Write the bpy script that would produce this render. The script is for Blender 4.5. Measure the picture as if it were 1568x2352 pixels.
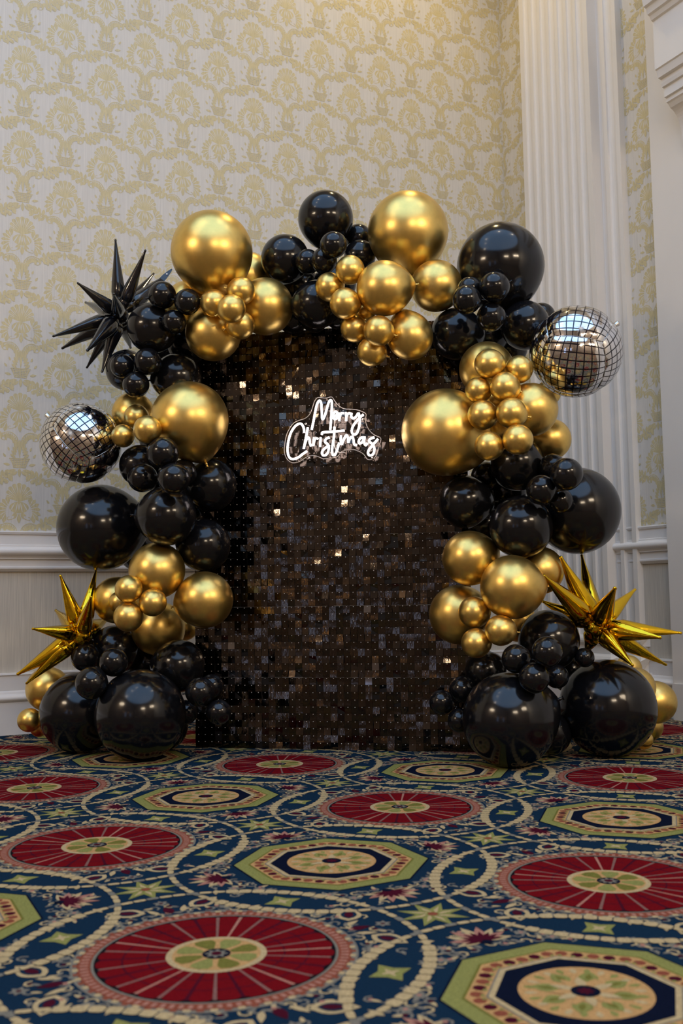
import bpy, bmesh, math, random
import numpy as np
from mathutils import Vector, Matrix
R_ = math.radians
rnd = random.Random(7)
for o in list(bpy.data.objects): bpy.data.objects.remove(o)
scn = bpy.context.scene
col = scn.collection

# ------------------------------------------------------------------ camera
H, F, PITCH, ROLL = .642, 2287.0, .0851, .0157
cam_d = bpy.data.cameras.new('camera'); cam = bpy.data.objects.new('camera', cam_d); col.objects.link(cam)
cam_d.sensor_fit = 'VERTICAL'; cam_d.sensor_height = 36.0; cam_d.lens = 36.0 * F / 2352.0
cam.matrix_world = Matrix.Translation((0, 0, H)) @ Matrix.Rotation(R_(90) + PITCH, 4, 'X') @ Matrix.Rotation(-ROLL, 4, 'Z')
cam_d.dof.use_dof = True; cam_d.dof.focus_distance = 4.15; cam_d.dof.aperture_fstop = 4.0
cam_d.clip_start = .05
scn.camera = cam

# ------------------------------------------------------------------ exposure, world
vs = scn.view_settings
vs.view_transform = 'Standard'; vs.look = 'None'; vs.gamma = 1.0; vs.use_curve_mapping = False
vs.exposure = -0.08
world = bpy.data.worlds.new('world'); scn.world = world; world.use_nodes = True
world.node_tree.nodes['Background'].inputs[0].default_value = (.5, .55, .62, 1)
world.node_tree.nodes['Background'].inputs[1].default_value = .02

# ------------------------------------------------------------------ room axes (the two walls meet square, turned 27 deg)
TH = R_(27)
U = Vector((math.cos(TH), math.sin(TH), 0))          # along the back wall, to the right
V = Vector((math.sin(TH), -math.cos(TH), 0))         # along the right wall, towards the room
W0 = Vector((-1.6723, 4.9016, 0))                    # origin on the back wall
SC = 3.108                                           # corner position along U
CORN = W0 + U * SC
SL, TF, ZC = -5.0, 9.5, 5.6                          # far left, front, ceiling
def room(s, t, z=0): return W0 + U * s + V * t + Vector((0, 0, z))

# ------------------------------------------------------------------ lights of the room
def lamp(name, kind, loc, energy, color, **kw):
    d = bpy.data.lights.new(name, kind); d.energy = energy; d.color = color
    for k, v in kw.items(): setattr(d, k, v)
    o = bpy.data.objects.new(name, d); col.objects.link(o); o.location = loc
    return o
# cool laylight set into the ceiling
o = lamp('ceiling_laylight', 'AREA', room(-.9, 4.9, ZC - .06), 350, (.27, .56, 1.0), shape='ELLIPSE', size=7.6, size_y=8.0)
o.rotation_euler = (0, 0, TH)
# warm recessed downlights and candle bulbs of three chandeliers
for s, t, e in ((-1.7, 2.4, 7), (-.6, 2.0, 7), (1.3, 2.3, 7), (2.3, 3.4, 9), (-3.9, 3.0, 20)):
    lamp('downlight', 'POINT', room(s, t, ZC - .25), e, (1.0, .82, .58), shadow_soft_size=.05)
for s, t, z in ((-4.1, 2.9, 2.9), (-.6, 7.6, 2.75), (1.9, 6.6, 2.75)):
    for k in range(6):
        lamp('chandelier_bulb', 'POINT', room(s, t, z) + Vector((math.cos(k * 1.047), math.sin(k * 1.047), .12 * (k % 2))) * .42, 31, (1.0, .80, .56), shadow_soft_size=.04)
# warm wall washer by the corner
o = lamp('wall_washer', 'SPOT', room(2.2, .75, ZC - .12), 70, (1.0, .76, .36), spot_size=R_(120), spot_blend=.9, shadow_soft_size=.06)
o.rotation_euler = (Vector((0, 0, -1)) * 1.0 + V * -.10).to_track_quat('-Z', 'Y').to_euler()

# ------------------------------------------------------------------ helpers
def px_ray(px, py):
    X, Y = px - 784, py - 1176
    cr, sr = math.cos(ROLL), math.sin(ROLL)
    x, y = cr * X - sr * Y, sr * X + cr * Y
    c, s = math.cos(PITCH), math.sin(PITCH)
    return Vector((x, F * c + y * s, F * s - y * c)) / F
CAM = Vector((0, 0, H))
def at(px, py, depth):                                # point at a given distance in front of the camera
    r = px_ray(px, py); return CAM + r * (depth / r.y)
def on_plane(px, py, P, n):
    r = px_ray(px, py); return CAM + r * ((P - CAM).dot(n) / r.dot(n))
def to_px(P):
    x, y, z = P[0], P[1], P[2] - H
    c, s = math.cos(PITCH), math.sin(PITCH)
    d = y * c + z * s; u = -y * s + z * c
    X, Y = F * x / d, -F * u / d
    cr, sr = math.cos(ROLL), math.sin(ROLL)
    return 784 + cr * X + sr * Y, 1176 - sr * X + cr * Y

def obj(name, mesh, parent=None, mats=()):
    o = bpy.data.objects.new(name, mesh); col.objects.link(o)
    for m in mats: mesh.materials.append(m)
    if parent: o.parent = parent
    return o
def empty(name, loc):
    o = bpy.data.objects.new(name, None); col.objects.link(o); o.location = loc; o.empty_display_size = .05
    return o
def tag(o, label=None, cat=None, group=None, kind=None):
    if label: o['label'] = label
    if cat: o['category'] = cat
    if group: o['group'] = group
    if kind: o['kind'] = kind
    return o
def pydata(name, v, f, smooth=False, mi=None):
    me = bpy.data.meshes.new(name); me.from_pydata([tuple(p) for p in v], [], f)
    if smooth: me.polygons.foreach_set('use_smooth', [True] * len(me.polygons))
    if mi is not None: me.polygons.foreach_set('material_index', mi)
    me.update(); return me
class MB:
    def __init__(s): s.v = []; s.f = []
    def box(s, c, ax, ay, az, h):                     # centre, three unit axes, half sizes
        b = len(s.v); c = Vector(c)
        for i in (-1, 1):
            for j in (-1, 1):
                for k in (-1, 1): s.v.append(c + ax * (i * h[0]) + ay * (j * h[1]) + az * (k * h[2]))
        for q in ((0, 1, 3, 2), (4, 6, 7, 5), (0, 4, 5, 1), (2, 3, 7, 6), (0, 2, 6, 4), (1, 5, 7, 3)): s.f.append([b + i for i in q])
        return s
    def tube(s, pts, rad, n=8, cap=True, radii=None):
        pts = [Vector(p) for p in pts]; b = len(s.v); m = len(pts); up = None
        for i, p in enumerate(pts):
            d = (pts[min(i + 1, m - 1)] - pts[max(i - 1, 0)]).normalized()
            if up is None: up = d.orthogonal().normalized()
            up = (up - d * up.dot(d)).normalized(); w = d.cross(up)
            r = radii[i] if radii else rad
            for k in range(n):
                a = 2 * math.pi * k / n; s.v.append(p + up * (math.cos(a) * r) + w * (math.sin(a) * r))
        for i in range(m - 1):
            for k in range(n): s.f.append([b + i * n + k, b + i * n + (k + 1) % n, b + (i + 1) * n + (k + 1) % n, b + (i + 1) * n + k])
        if cap: s.f.append([b + k for k in range(n)][::-1]); s.f.append([b + (m - 1) * n + k for k in range(n)])
        return s
    def build(s, name, mat, parent=None, smooth=False): return obj(name, pydata(name, s.v, s.f, smooth), parent, [mat])
Z = Vector((0, 0, 1)); X_ = Vector((1, 0, 0)); Y_ = Vector((0, 1, 0))

# ------------------------------------------------------------------ materials
def mat(name, color, rough=.5, metal=0., coat=0., coat_r=.05, spec=.5, noise=None, bump=None, emit=None, trans=0., ior=1.45, alpha=1.):
    m = bpy.data.materials.new(name); m.use_nodes = True; nt = m.node_tree; b = nt.nodes['Principled BSDF']
    def inp(k, v):
        if k in b.inputs: b.inputs[k].default_value = v
    inp('Base Color', (*color, 1)); inp('Roughness', rough); inp('Metallic', metal); inp('Coat Weight', coat); inp('Coat Roughness', coat_r)
    inp('Specular IOR Level', spec); inp('Transmission Weight', trans); inp('IOR', ior); inp('Alpha', alpha)
    if emit: inp('Emission Color', (*emit[0], 1)); inp('Emission Strength', emit[1])
    tc = nt.nodes.new('ShaderNodeTexCoord')
    if noise:                                          # (scale xyz, amount, detail)
        mp = nt.nodes.new('ShaderNodeMapping'); mp.inputs['Scale'].default_value = noise[0]
        n = nt.nodes.new('ShaderNodeTexNoise'); n.inputs['Scale'].default_value = 1; n.inputs['Detail'].default_value = noise[2]
        r = nt.nodes.new('ShaderNodeMapRange'); r.inputs['From Min'].default_value = .25; r.inputs['From Max'].default_value = .75
        r.inputs['To Min'].default_value = 1 - noise[1]; r.inputs['To Max'].default_value = 1 + noise[1]
        mx = nt.nodes.new('ShaderNodeVectorMath'); mx.operation = 'SCALE'; mx.inputs[0].default_value = color
        nt.links.new(tc.outputs['Object'], mp.inputs[0]); nt.links.new(mp.outputs[0], n.inputs['Vector']); nt.links.new(n.outputs['Fac'], r.inputs['Value'])
        nt.links.new(r.outputs[0], mx.inputs['Scale']); nt.links.new(mx.outputs[0], b.inputs['Base Color'])
    if bump:                                           # (scale xyz, strength, distance)
        mp = nt.nodes.new('ShaderNodeMapping'); mp.inputs['Scale'].default_value = bump[0]
        n = nt.nodes.new('ShaderNodeTexNoise'); n.inputs['Scale'].default_value = 1; n.inputs['Detail'].default_value = 3
        bm = nt.nodes.new('ShaderNodeBump'); bm.inputs['Strength'].default_value = bump[1]; bm.inputs['Distance'].default_value = bump[2]
        nt.links.new(tc.outputs['Object'], mp.inputs[0]); nt.links.new(mp.outputs[0], n.inputs['Vector']); nt.links.new(n.outputs['Fac'], bm.inputs['Height']); nt.links.new(bm.outputs[0], b.inputs['Normal'])
    return m
M = {}
M['gold'] = mat('gold_chrome_latex', (.80, .555, .165), .34, 1.0, noise=((6, 6, 6), .06, 2))
M['black'] = mat('black_latex', (.005, .005, .006), .15, 0, spec=.5, noise=((9, 9, 9), .3, 3))
M['foil_gold'] = mat('gold_foil', (.80, .50, .022), .10, 1.0, bump=((28, 28, 28), .25, .004))
M['foil_black'] = mat('black_foil', (.006, .006, .008), .13, 0, coat=.3, coat_r=.06, spec=.6, bump=((28, 28, 28), .25, .004))
M['white_paint'] = mat('white_trim_paint', (.74, .71, .68), .42, noise=((7, 7, 3), .03, 4))
M['pilaster'] = mat('cream_pilaster_paint', (.70, .66, .61), .5, noise=((5, 5, 2), .03, 4))
M['paper'] = mat('wallpaper_ground', (.60, .565, .51), .62, noise=((160, 160, 6), .07, 4))
M['print'] = mat('wallpaper_print', (.555, .47, .265), .5, noise=((170, 170, 30), .12, 4))
M['strie'] = mat('dado_paper', (.56, .51, .43), .7, noise=((220, 220, 5), .16, 4))
M['plain_wall'] = mat('far_wall_paint', (.25, .185, .13), .6, noise=((2, 2, 2), .15, 3))
M['ceiling'] = mat('ceiling_paint', (.50, .48, .45), .8, noise=((2, 2, 2), .04, 2))
carp = {'navy': (.010, .034, .070), 'red': (.21, .006, .011), 'darkred': (.085, .008, .022), 'cream': (.50, .38, .20), 'green': (.25, .25, .075), 'terra': (.33, .095, .055),
        'peach': (.52, .30, .12), 'dark': (.010, .009, .013), 'grey': (.20, .185, .15), 'pink': (.40, .19, .14), 'spoke': (.30, .155, .13), 'olive': (.17, .16, .035), 'ink': (.006, .010, .028)}
CK = list(carp)
CM = [mat('carpet_' + k, tuple(c * (.80 if k in ('cream', 'green', 'peach', 'grey', 'olive', 'pink') else .60) for c in v), 1.0, spec=.02, noise=((260, 260, 260), .28, 3), bump=((420, 420, 420), .55, .004)) for k, v in carp.items()]

# ------------------------------------------------------------------ floor: woven carpet, drawn piece by piece
class Flat:                                            # flat coloured pieces in layers a fraction of a millimetre apart
    def __init__(s): s.v = []; s.f = []; s.m = []
    def poly(s, pts, m, lay):
        b = len(s.v); z = lay * .00022 + (len(s.f) % 40) * 4e-6; s.v += [(x, y, z) for x, y in pts]; s.f.append(list(range(b, b + len(pts)))); s.m.append(CK.index(m))
    def disc(s, c, r, m, lay, n=40): s.poly([(c[0] + r * math.cos(2 * math.pi * k / n), c[1] + r * math.sin(2 * math.pi * k / n)) for k in range(n)], m, lay)
    def wedge(s, r0, r1, a0, a1, m, lay, n=1):
        for i in range(n):
            p, q = a0 + (a1 - a0) * i / n, a0 + (a1 - a0) * (i + 1) / n
            s.poly([(r0 * math.cos(p), r0 * math.sin(p)), (r1 * math.cos(p), r1 * math.sin(p)), (r1 * math.cos(q), r1 * math.sin(q)), (r0 * math.cos(q), r0 * math.sin(q))], m, lay)
    def leaf(s, c, a, L, w, m, lay, n=5):              # pointed petal from c in direction a
        ca, sa = math.cos(a), math.sin(a); top = []; bot = []
        for i in range(n + 1):
            t = i / n; h = w * math.sin(math.pi * (t ** .8)) * .5
            top.append((c[0] + ca * L * t - sa * h, c[1] + sa * L * t + ca * h))
            if 0 < i < n: bot.append((c[0] + ca * L * t + sa * h, c[1] + sa * L * t - ca * h))
        s.poly(top + bot[::-1], m, lay)
    def star(s, c, r0, r1, n, a, m, lay): s.poly([(c[0] + (r1 if k % 2 == 0 else r0) * math.cos(a + math.pi * k / n), c[1] + (r1 if k % 2 == 0 else r0) * math.sin(a + math.pi * k / n)) for k in range(2 * n)], m, lay)
    def band(s, pts, w, m, lay):
        P = [Vector((p[0], p[1])) for p in pts]
        for i in range(len(P) - 1):
            d = (P[i + 1] - P[i]).normalized(); n = Vector((-d.y, d.x)) * w * .5; e = d * w * .25
            s.poly([tuple(P[i] - e + n), tuple(P[i + 1] + e + n), tuple(P[i + 1] + e - n), tuple(P[i] - e - n)], m, lay)
PI = math.pi
SP, RR, OR, RHO = .6515, .2527, .236, .386
AXA = R_(-18.0)                                        # lattice axis
DIAG = AXA + PI / 4
def chain(f, r, lay_=6):
    n = 84
    for k in range(n):
        a = 2 * PI * (k + .5) / n
        q = (a - AXA + PI / 4) % (PI / 2) - PI / 4     # angle from nearest lattice axis
        w = .025 if abs(q) < R_(21) else .0145
        da = 2 * PI / n * .455; m = 'cream' if k % 2 else 'peach'
        f.poly([((r + u_ * w * .5) * math.cos(a + t_ * da), (r + u_ * w * .5) * math.sin(a + t_ * da)) for u_, t_ in ((-.72, -1), (.72, -1), (1, -.55), (1, .55), (.72, 1), (-.72, 1), (-1, .55), (-1, -.55))], 'cream' if w > .015 else ('grey' if k % 3 == 0 else 'cream'), lay_)
def rosette(f, c, r, a, m1, m2, lay=2, n=6):
    for k in range(n): f.leaf(c, a + 2 * PI * k / n, r, r * .55, m1, lay, 4)
    f.disc(c, r * .28, m2, lay + 1, 8)
red = Flat(); g = red
g.wedge(.246, .2575, 0, 2 * PI, 'grey', 3, 72)
for k in range(72): g.wedge(.243, .2527, 2 * PI * k / 72, 2 * PI * (k + .55) / 72, 'cream' if k % 2 else 'terra', 4)
g.wedge(.221, .245, 0, 2 * PI, 'terra', 3, 72)
for k in range(96): g.wedge(.226, .240, 2 * PI * k / 96, 2 * PI * (k + .5) / 96, 'pink', 4)
g.wedge(.2165, .2215, 0, 2 * PI, 'grey', 4, 72)
g.disc((0, 0), .217, 'dark', 3, 72)
for k in range(28):
    a = 2 * PI * k / 28
    g.poly([(r * math.cos(a + d), r * math.sin(a + d)) for r, d in ((.08, -.112), (.203, -.112), (.212, -.06), (.214, 0), (.212, .06), (.203, .112), (.08, .112))], 'red' if k % 2 else 'red', 4)
    g.poly([(r * math.cos(a + .112) + w * -math.sin(a), r * math.sin(a + .112) + w * math.cos(a)) for r, w in ((.085, -.0020), (.209, -.0034), (.209, .0034), (.085, .0020))], 'spoke' if k % 2 else 'pink' if k % 6 == 0 else 'darkred', 5)
for k in range(5): g.wedge(.10 + .022 * k, .103 + .022 * k, 0, 2 * PI, 'darkred', 4.5, 40) if k in (1, 3) else None
g.disc((0, 0), .091, 'cream', 6); g.disc((0, 0), .080, 'peach', 7)
for k in range(8):
    a = AXA + 2 * PI * k / 8
    g.poly([(r * math.cos(a + d), r * math.sin(a + d)) for r, d in ((.028, -.2), (.060, -.33), (.074, -.25), (.078, 0), (.074, .25), (.060, .33), (.028, .2))], 'olive' if k % 2 else 'green', 8)
g.disc((0, 0), .026, 'ink', 9, 20)
for k in range(8): g.leaf((0, 0), 2 * PI * k / 8, .023, .010, 'grey', 10, 4)
g.disc((0, 0), .010, 'darkred', 11, 10)
for k in range(4):                                     # cream-edged cartouches towards the corners of the cell
    a0 = DIAG + k * PI / 2
    for sgn in (-1, 1):
        a = a0 + sgn * R_(11); c = Vector((math.cos(a), math.sin(a))) * .305; tdir = a0 + sgn * R_(62)
        g.leaf(tuple(c - Vector((math.cos(tdir), math.sin(tdir))) * .012), tdir, .082, .052, 'cream', 3, 8)
        g.leaf(tuple(c), tdir, .060, .033, 'navy', 4, 8); g.leaf(tuple(c + Vector((math.cos(tdir), math.sin(tdir))) * .006), tdir, .042, .019, 'darkred', 5, 6)
        b = a0 + sgn * R_(24); rosette(g, (.283 * math.cos(b), .283 * math.sin(b)), .017, b, 'grey', 'cream')
        b = a0 + sgn * R_(5); g.leaf((.272 * math.cos(b), .272 * math.sin(b)), a0 + sgn * .4, .045, .014, 'cream', 3)
    g.leaf((.268 * math.cos(a0), .268 * math.sin(a0)), a0, .05, .022, 'darkred', 3); rosette(g, (.345 * math.cos(a0), .345 * math.sin(a0)), .018, a0, 'grey', 'darkred')
def fill(g, seed, r0, r1, n, span, cols):                   # small curled leaves and buds scattered along a belt facing the corners
    fr = random.Random(seed)
    for k in range(4):
        a0 = DIAG + k * PI / 2
        for i in range(n):
            b = a0 + R_(-span + 2 * span * (i + .5) / n + fr.uniform(-1.5, 1.5)); r = fr.uniform(r0, r1); c = (r * math.cos(b), r * math.sin(b)); a = fr.uniform(0, 2 * PI)
            g.band([(c[0] + .013 * math.cos(a + t) * (1 - t / 9), c[1] + .013 * math.sin(a + t) * (1 - t / 9)) for t in (0, .9, 1.8, 2.7, 3.6, 4.5)], .0042, cols[i % len(cols)], 2)
            g.leaf(c, a + 4.2, .022, .009, cols[(i + 1) % len(cols)], 2.5, 4)
            if i % 3 == 0: g.disc(c, .0052, 'darkred' if i % 2 else 'pink', 3, 7)
fill(g, 3, .266, .278, 13, 37, ('grey', 'cream', 'grey')); fill(g, 4, .285, .345, 8, 24, ('grey', 'cream'))
chain(g, RHO)
octg = Flat(); g = octg
OA = TH + R_(22.5)
def octp(r): return [(r * math.cos(OA + k * PI / 4), r * math.sin(OA + k * PI / 4)) for k in range(8)]
g.poly(octp(OR * 1.02), 'ink', 3); g.poly(octp(OR), 'green', 4); g.poly(octp(OR * .86), 'olive', 5); g.poly(octp(OR * .835), 'peach', 6)
for k in range(8):                                     # terracotta blocks in the band
    p, q = Vector(octp(OR * .765)[k]), Vector(octp(OR * .765)[(k + 1) % 8]); d = (q - p).normalized(); n = Vector((-d.y, d.x))
    for i in range(5):
        c = p.lerp(q, (i + .5) / 5); w, h_ = .0105, .011
        g.poly([tuple(c + d * a * w + n * b * h_) for a, b in ((-1, -.3), (-.5, -1), (.5, -1), (1, -.3), (1, .4), (.4, 1), (-.4, 1), (-1, .4))], 'terra' if i % 2 == 0 else 'darkred', 7)
    for i in range(6):
        c = p.lerp(q, i / 6 + .08); g.disc(tuple(c + n * .010), .0045, 'green', 8, 6)
g.poly(octp(OR * .69), 'grey', 8); g.poly(octp(OR * .675), 'cream', 9); g.poly(octp(OR * .63), 'ink', 10)
g.disc((0, 0), .108, 'peach', 11, 48)
for k in range(24): g.leaf((.100 * math.cos(2 * PI * k / 24), .100 * math.sin(2 * PI * k / 24)), 2 * PI * k / 24 + PI, .024, .012, 'green' if k % 2 else 'cream', 12, 4)
for k in range(8): g.leaf((.042 * math.cos(TH + PI * k / 4), .042 * math.sin(TH + PI * k / 4)), TH + PI * k / 4, .046, .034, 'green', 13, 5); g.leaf((.05 * math.cos(TH + PI * k / 4), .05 * math.sin(TH + PI * k / 4)), TH + PI * k / 4, .028, .012, 'olive', 14, 4)
for k in range(12): g.leaf((.016 * math.cos(PI * k / 6), .016 * math.sin(PI * k / 6)), PI * k / 6, .044, .018, 'cream' if k % 2 else 'peach', 15, 5)
g.disc((0, 0), .024, 'ink', 16, 16); g.star((0, 0), .009, .017, 8, 0, 'darkred', 17)
for k in range(4):                                     # palmettes and curls between octagon and chain
    a0 = DIAG + k * PI / 2; c = (.285 * math.cos(a0), .285 * math.sin(a0))
    for i in range(9):
        d = (i - 4) * R_(24); g.leaf(c, a0 + d, .078 - abs(i - 4) * .004, .021, 'pink' if i % 2 else 'cream', 3 + (i % 2), 5)
        g.leaf(c, a0 + d, .045, .012, 'darkred', 5, 4)
    g.disc(c, .017, 'darkred', 6, 12); g.disc((.272 * math.cos(a0), .272 * math.sin(a0)), .011, 'ink', 7, 10)
    for sgn in (-1, 1):
        for i in range(4):
            b = a0 + sgn * R_(17 + i * 5.2); r = .268 + .016 * (i % 2) + (.03 if i < 2 else 0)
            rosette(g, (r * math.cos(b), r * math.sin(b)), .0165, b + i, 'grey', 'cream' if i % 2 else 'pink')
        b = a0 + sgn * R_(14); g.leaf((.335 * math.cos(b), .335 * math.sin(b)), a0 + sgn * 1.2, .035, .013, 'cream', 3)
fill(g, 8, .252, .275, 15, 38, ('grey', 'cream', 'grey')); fill(g, 9, .280, .350, 12, 28, ('grey', 'cream', 'grey'))
chain(g, RHO, 7)
corner = Flat(); g = corner
g.star((0, 0), .034, .076, 8, DIAG, 'green', 3); g.star((0, 0), .017, .052, 8, DIAG, 'cream', 4); g.star((0, 0), .012, .030, 8, DIAG + .2, 'green', 5); g.disc((0, 0), .011, 'terra', 6, 10)
lens = Flat(); g = lens
g.star((0, 0), .022, .042, 4, DIAG, 'green', 3); g.star((0, 0), .007, .020, 4, DIAG, 'cream', 4)
fv, ff, fm = [], [], []
def room_st(x, y):
    p = Vector((x, y, 0)) - W0; return p.dot(U), p.dot(V)
p = [room(SL - .4, -.3), room(SC + .3, -.3), room(SC + .3, TF + .2), room(SL - .4, TF + .2)]
fv += [(q.x, q.y, 0) for q in p]; ff.append([0, 3, 2, 1]); fm.append(CK.index('navy'))
fa = Vector((math.cos(AXA), math.sin(AXA))) * SP; fb = Vector((-math.sin(AXA), math.cos(AXA))) * SP
FO = Vector((-.2388, 1.8650))                           # centre of the nearest red medallion
def stamp(F_, c):
    b = len(fv); fv.extend((x + c.x, y + c.y, z) for x, y, z in F_.v); ff.extend([i + b for i in q] for q in F_.f); fm.extend(F_.m)
for i in range(-14, 15):
    for j in range(-14, 15):
        for F_, c in ((red if (i + j) % 2 == 0 else octg, FO + fa * i + fb * j), (corner, FO + fa * (i + .5) + fb * (j + .5)), (lens, FO + fa * (i + .5) + fb * j), (lens, FO + fa * i + fb * (j + .5))):
            s, t = room_st(*c)
            m_ = .3 if F_ in (red, octg) else .02
            if SL < s < SC + (.2 if m_ > .1 else -.03) and -(.2 if m_ > .1 else -.03) < t < TF: stamp(F_, c)
fl = obj('floor', pydata('floor', fv, ff, mi=fm), None, CM)
tag(fl, 'navy patterned carpet with red medallions and green octagons', 'floor', kind='structure')

# ------------------------------------------------------------------ wallpaper walls
def damask():
    v, f = [], []
    m = []
    def poly(pts, mi=1): b = len(v); z = .00012 + 2.5e-6 * len(f); v.extend((x, y, z) for x, y in pts); f.append(list(range(b, b + len(pts)))); m.append(mi)
    def leaf(c, a, L, w, n=5, e=.8, mi=1):
        ca, sa = math.cos(a), math.sin(a); top = []; bot = []
        for i in range(n + 1):
            t = i / n; h = w * math.sin(PI * (t ** e)) * .5
            top.append((c[0] + ca * L * t - sa * h, c[1] + sa * L * t + ca * h))
            if 0 < i < n: bot.append((c[0] + ca * L * t + sa * h, c[1] + sa * L * t - ca * h))
        poly(top + bot[::-1], mi)
    def band(pts, w0, w1=None):
        w1 = w0 if w1 is None else w1; P = [Vector(p) for p in pts]; n = len(P); L, Rr = [], []
        for i, p in enumerate(P):
            d = (P[min(i + 1, n - 1)] - P[max(i - 1, 0)]).normalized(); q = Vector((-d.y, d.x)) * (w0 + (w1 - w0) * i / (n - 1)) * .5
            L.append(tuple(p + q)); Rr.append(tuple(p - q))
        for i in range(n - 1): poly([L[i], L[i + 1], Rr[i + 1], Rr[i]])
    def curve(P, n=5):
        P = [Vector(p) for p in P]; out = []
        for i in range(len(P) - 1):
            a, b, c, d = P[max(i - 1, 0)], P[i], P[i + 1], P[min(i + 2, len(P) - 1)]
            for k in range(n):
                t = k / n; out.append(.5 * ((2 * b) + (c - a) * t + (2 * a - 5 * b + 4 * c - d) * t * t + (3 * b - a - 3 * c + d) * t ** 3))
        out.append(P[-1]); return [tuple(q) for q in out]
    def oval(cx_, cy_, rx, ry, tilt, n=12):
        ct, st = math.cos(tilt), math.sin(tilt)
        poly([(cx_ + rx * math.cos(2 * PI * k / n) * ct - ry * math.sin(2 * PI * k / n) * st, cy_ + rx * math.cos(2 * PI * k / n) * st + ry * math.sin(2 * PI * k / n) * ct) for k in range(n)])
    def side(sx, a): return R_(a) if sx > 0 else PI - R_(a)
    edge_ = []                                          # scalloped fan with pale veins
    for i in range(-4, 5):
        for d_, k_ in ((-8, .93), (-4, .99), (0, 1.0), (4, .99), (8, .93)):
            a = R_(i * 17.8 + d_); L = .087 * (1 - .016 * i * i) * k_; edge_.append((L * math.sin(a), .004 + L * math.cos(a)))
    poly([(0, -.004)] + edge_[::-1])
    for i in range(-4, 4):
        a = R_((i + .5) * 17.8); leaf((.022 * math.sin(a), .004 + .022 * math.cos(a)), PI / 2 - a, .070 - .0035 * abs(i + .5), .0042, 4, 1.6, 0)
    for i in range(-4, 5): a = R_(i * 17.8); leaf((.036 * math.sin(a), .004 + .036 * math.cos(a)), PI / 2 - a, .032, .0022, 3, 1.0, 0)
    oval(0, -.032, .047, .029, 0, 18)
    for sx in (-1, 1): leaf((sx * .006, -.006), -PI / 2 + sx * .22, .052, .0055, 6, 1.0, 0); leaf((sx * .018, -.006), -PI / 2 + sx * .50, .054, .0055, 6, 1.0, 0)
    leaf((0, -.012), -PI / 2, .034, .007, 5, 1.0, 0)
    for sx in (-1, 1):
        for k, (a, L) in enumerate(((84, .040), (54, .044), (28, .046), (2, .046), (-24, .050), (-50, .052), (-78, .048))): leaf((sx * (.052 + .002 * k), -.018 - .0075 * k), side(sx, a), L, .0215, 6, 1.25)
        for k, (a, L) in enumerate(((69, .034), (41, .036), (15, .036), (-11, .038), (-37, .040), (-64, .040))): leaf((sx * (.054 + .002 * k), -.021 - .0075 * k), side(sx, a), L, .0042, 4, 1.2, 0)
        band(curve([(sx * .050, -.004), (sx * .062, .004), (sx * .062, .016), (sx * .052, .015), (sx * .053, .007)], 3), .0035)
        leaf((sx * .010, -.058), side(sx, -35), .030, .013); leaf((sx * .010, -.064), side(sx, -62), .030, .012)
        band(curve([(sx * .008, -.064), (sx * .028, -.088), (sx * .052, -.094), (sx * .054, -.082), (sx * .044, -.080)], 4), .0035, .0025)
        # ram's-horn scroll springing from the trunk, running on to the neighbouring basket
        horn = curve([(sx * .005, -.172), (sx * .013, -.138), (sx * .038, -.114), (sx * .068, -.113), (sx * .088, -.128), (sx * .086, -.148), (sx * .072, -.152), (sx * .068, -.140)], 6)
        band(horn, .0045, .0035); inner = curve([(sx * .013, -.176), (sx * .022, -.146), (sx * .042, -.128), (sx * .064, -.126), (sx * .074, -.136)], 6); band(inner, .0045, .003)
        for i in range(2, len(inner) - 1, 2):
            q = inner[i]; d = math.atan2(inner[i + 1][1] - q[1], inner[i + 1][0] - q[0]); leaf(q, d - sx * .95, .024, .011); leaf(q, d + sx * .9, .013, .007)
        stem = curve([(sx * .080, -.116), (sx * .104, -.128), (sx * .132, -.114), (sx * .152, -.096), (sx * .172, -.098)], 6); band(stem, .004, .003)
        for i in range(2, len(stem) - 1, 4):
            q = stem[i]; d = math.atan2(stem[i + 1][1] - q[1], stem[i + 1][0] - q[0])
            leaf(q, d + sx * .9, .026, .014); leaf(q, d - sx * .8, .028, .015)
        for k in range(4): leaf((sx * (.112 + .013 * k), -.118 + .009 * k), side(sx, 100 - 22 * k), .036, .016, 6, 1.2)
        for k in range(3): leaf((sx * (.126 + .016 * k), -.122 + .006 * k), side(sx, -80 + 20 * k), .030, .014)
        band(curve([(sx * .135, -.128), (sx * .148, -.140), (sx * .160, -.130), (sx * .150, -.122)], 4), .004, .003)
        for k in range(5): leaf((sx * (.007 + .003 * k), -.188 - .013 * k), side(sx, 72 - 9 * k), .040 - .002 * k, .0155, 6, 1.1)
        leaf((sx * .050, -.205), side(sx, 70), .022, .010); leaf((sx * .066, -.238), side(sx, 55), .024, .011)
        leaf((sx * .016, -.300), side(sx, -12), .044, .015); leaf((sx * .010, -.306), side(sx, -45), .036, .014); leaf((sx * .045, -.276), side(sx, 10), .034, .014)
    leaf((0, -.060), -PI / 2, .050, .019, 6, 1.2); leaf((0, -.150), -PI / 2, .09, .015); leaf((0, -.182), PI / 2, .036, .015)
    for i in range(6): band([(-.050 + .0045 * i, -.243 - .0085 * i), (.050 - .0045 * i, -.243 - .0085 * i)], .0046)
    for i in range(7): band([(-.042 + .014 * i, -.240), (-.027 + .009 * i, -.290)], .0042)
    leaf((0, -.292), -PI / 2, .046, .017)
    return v, f, m
DV, DF, DM = damask()
DVn = np.array(DV)
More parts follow.
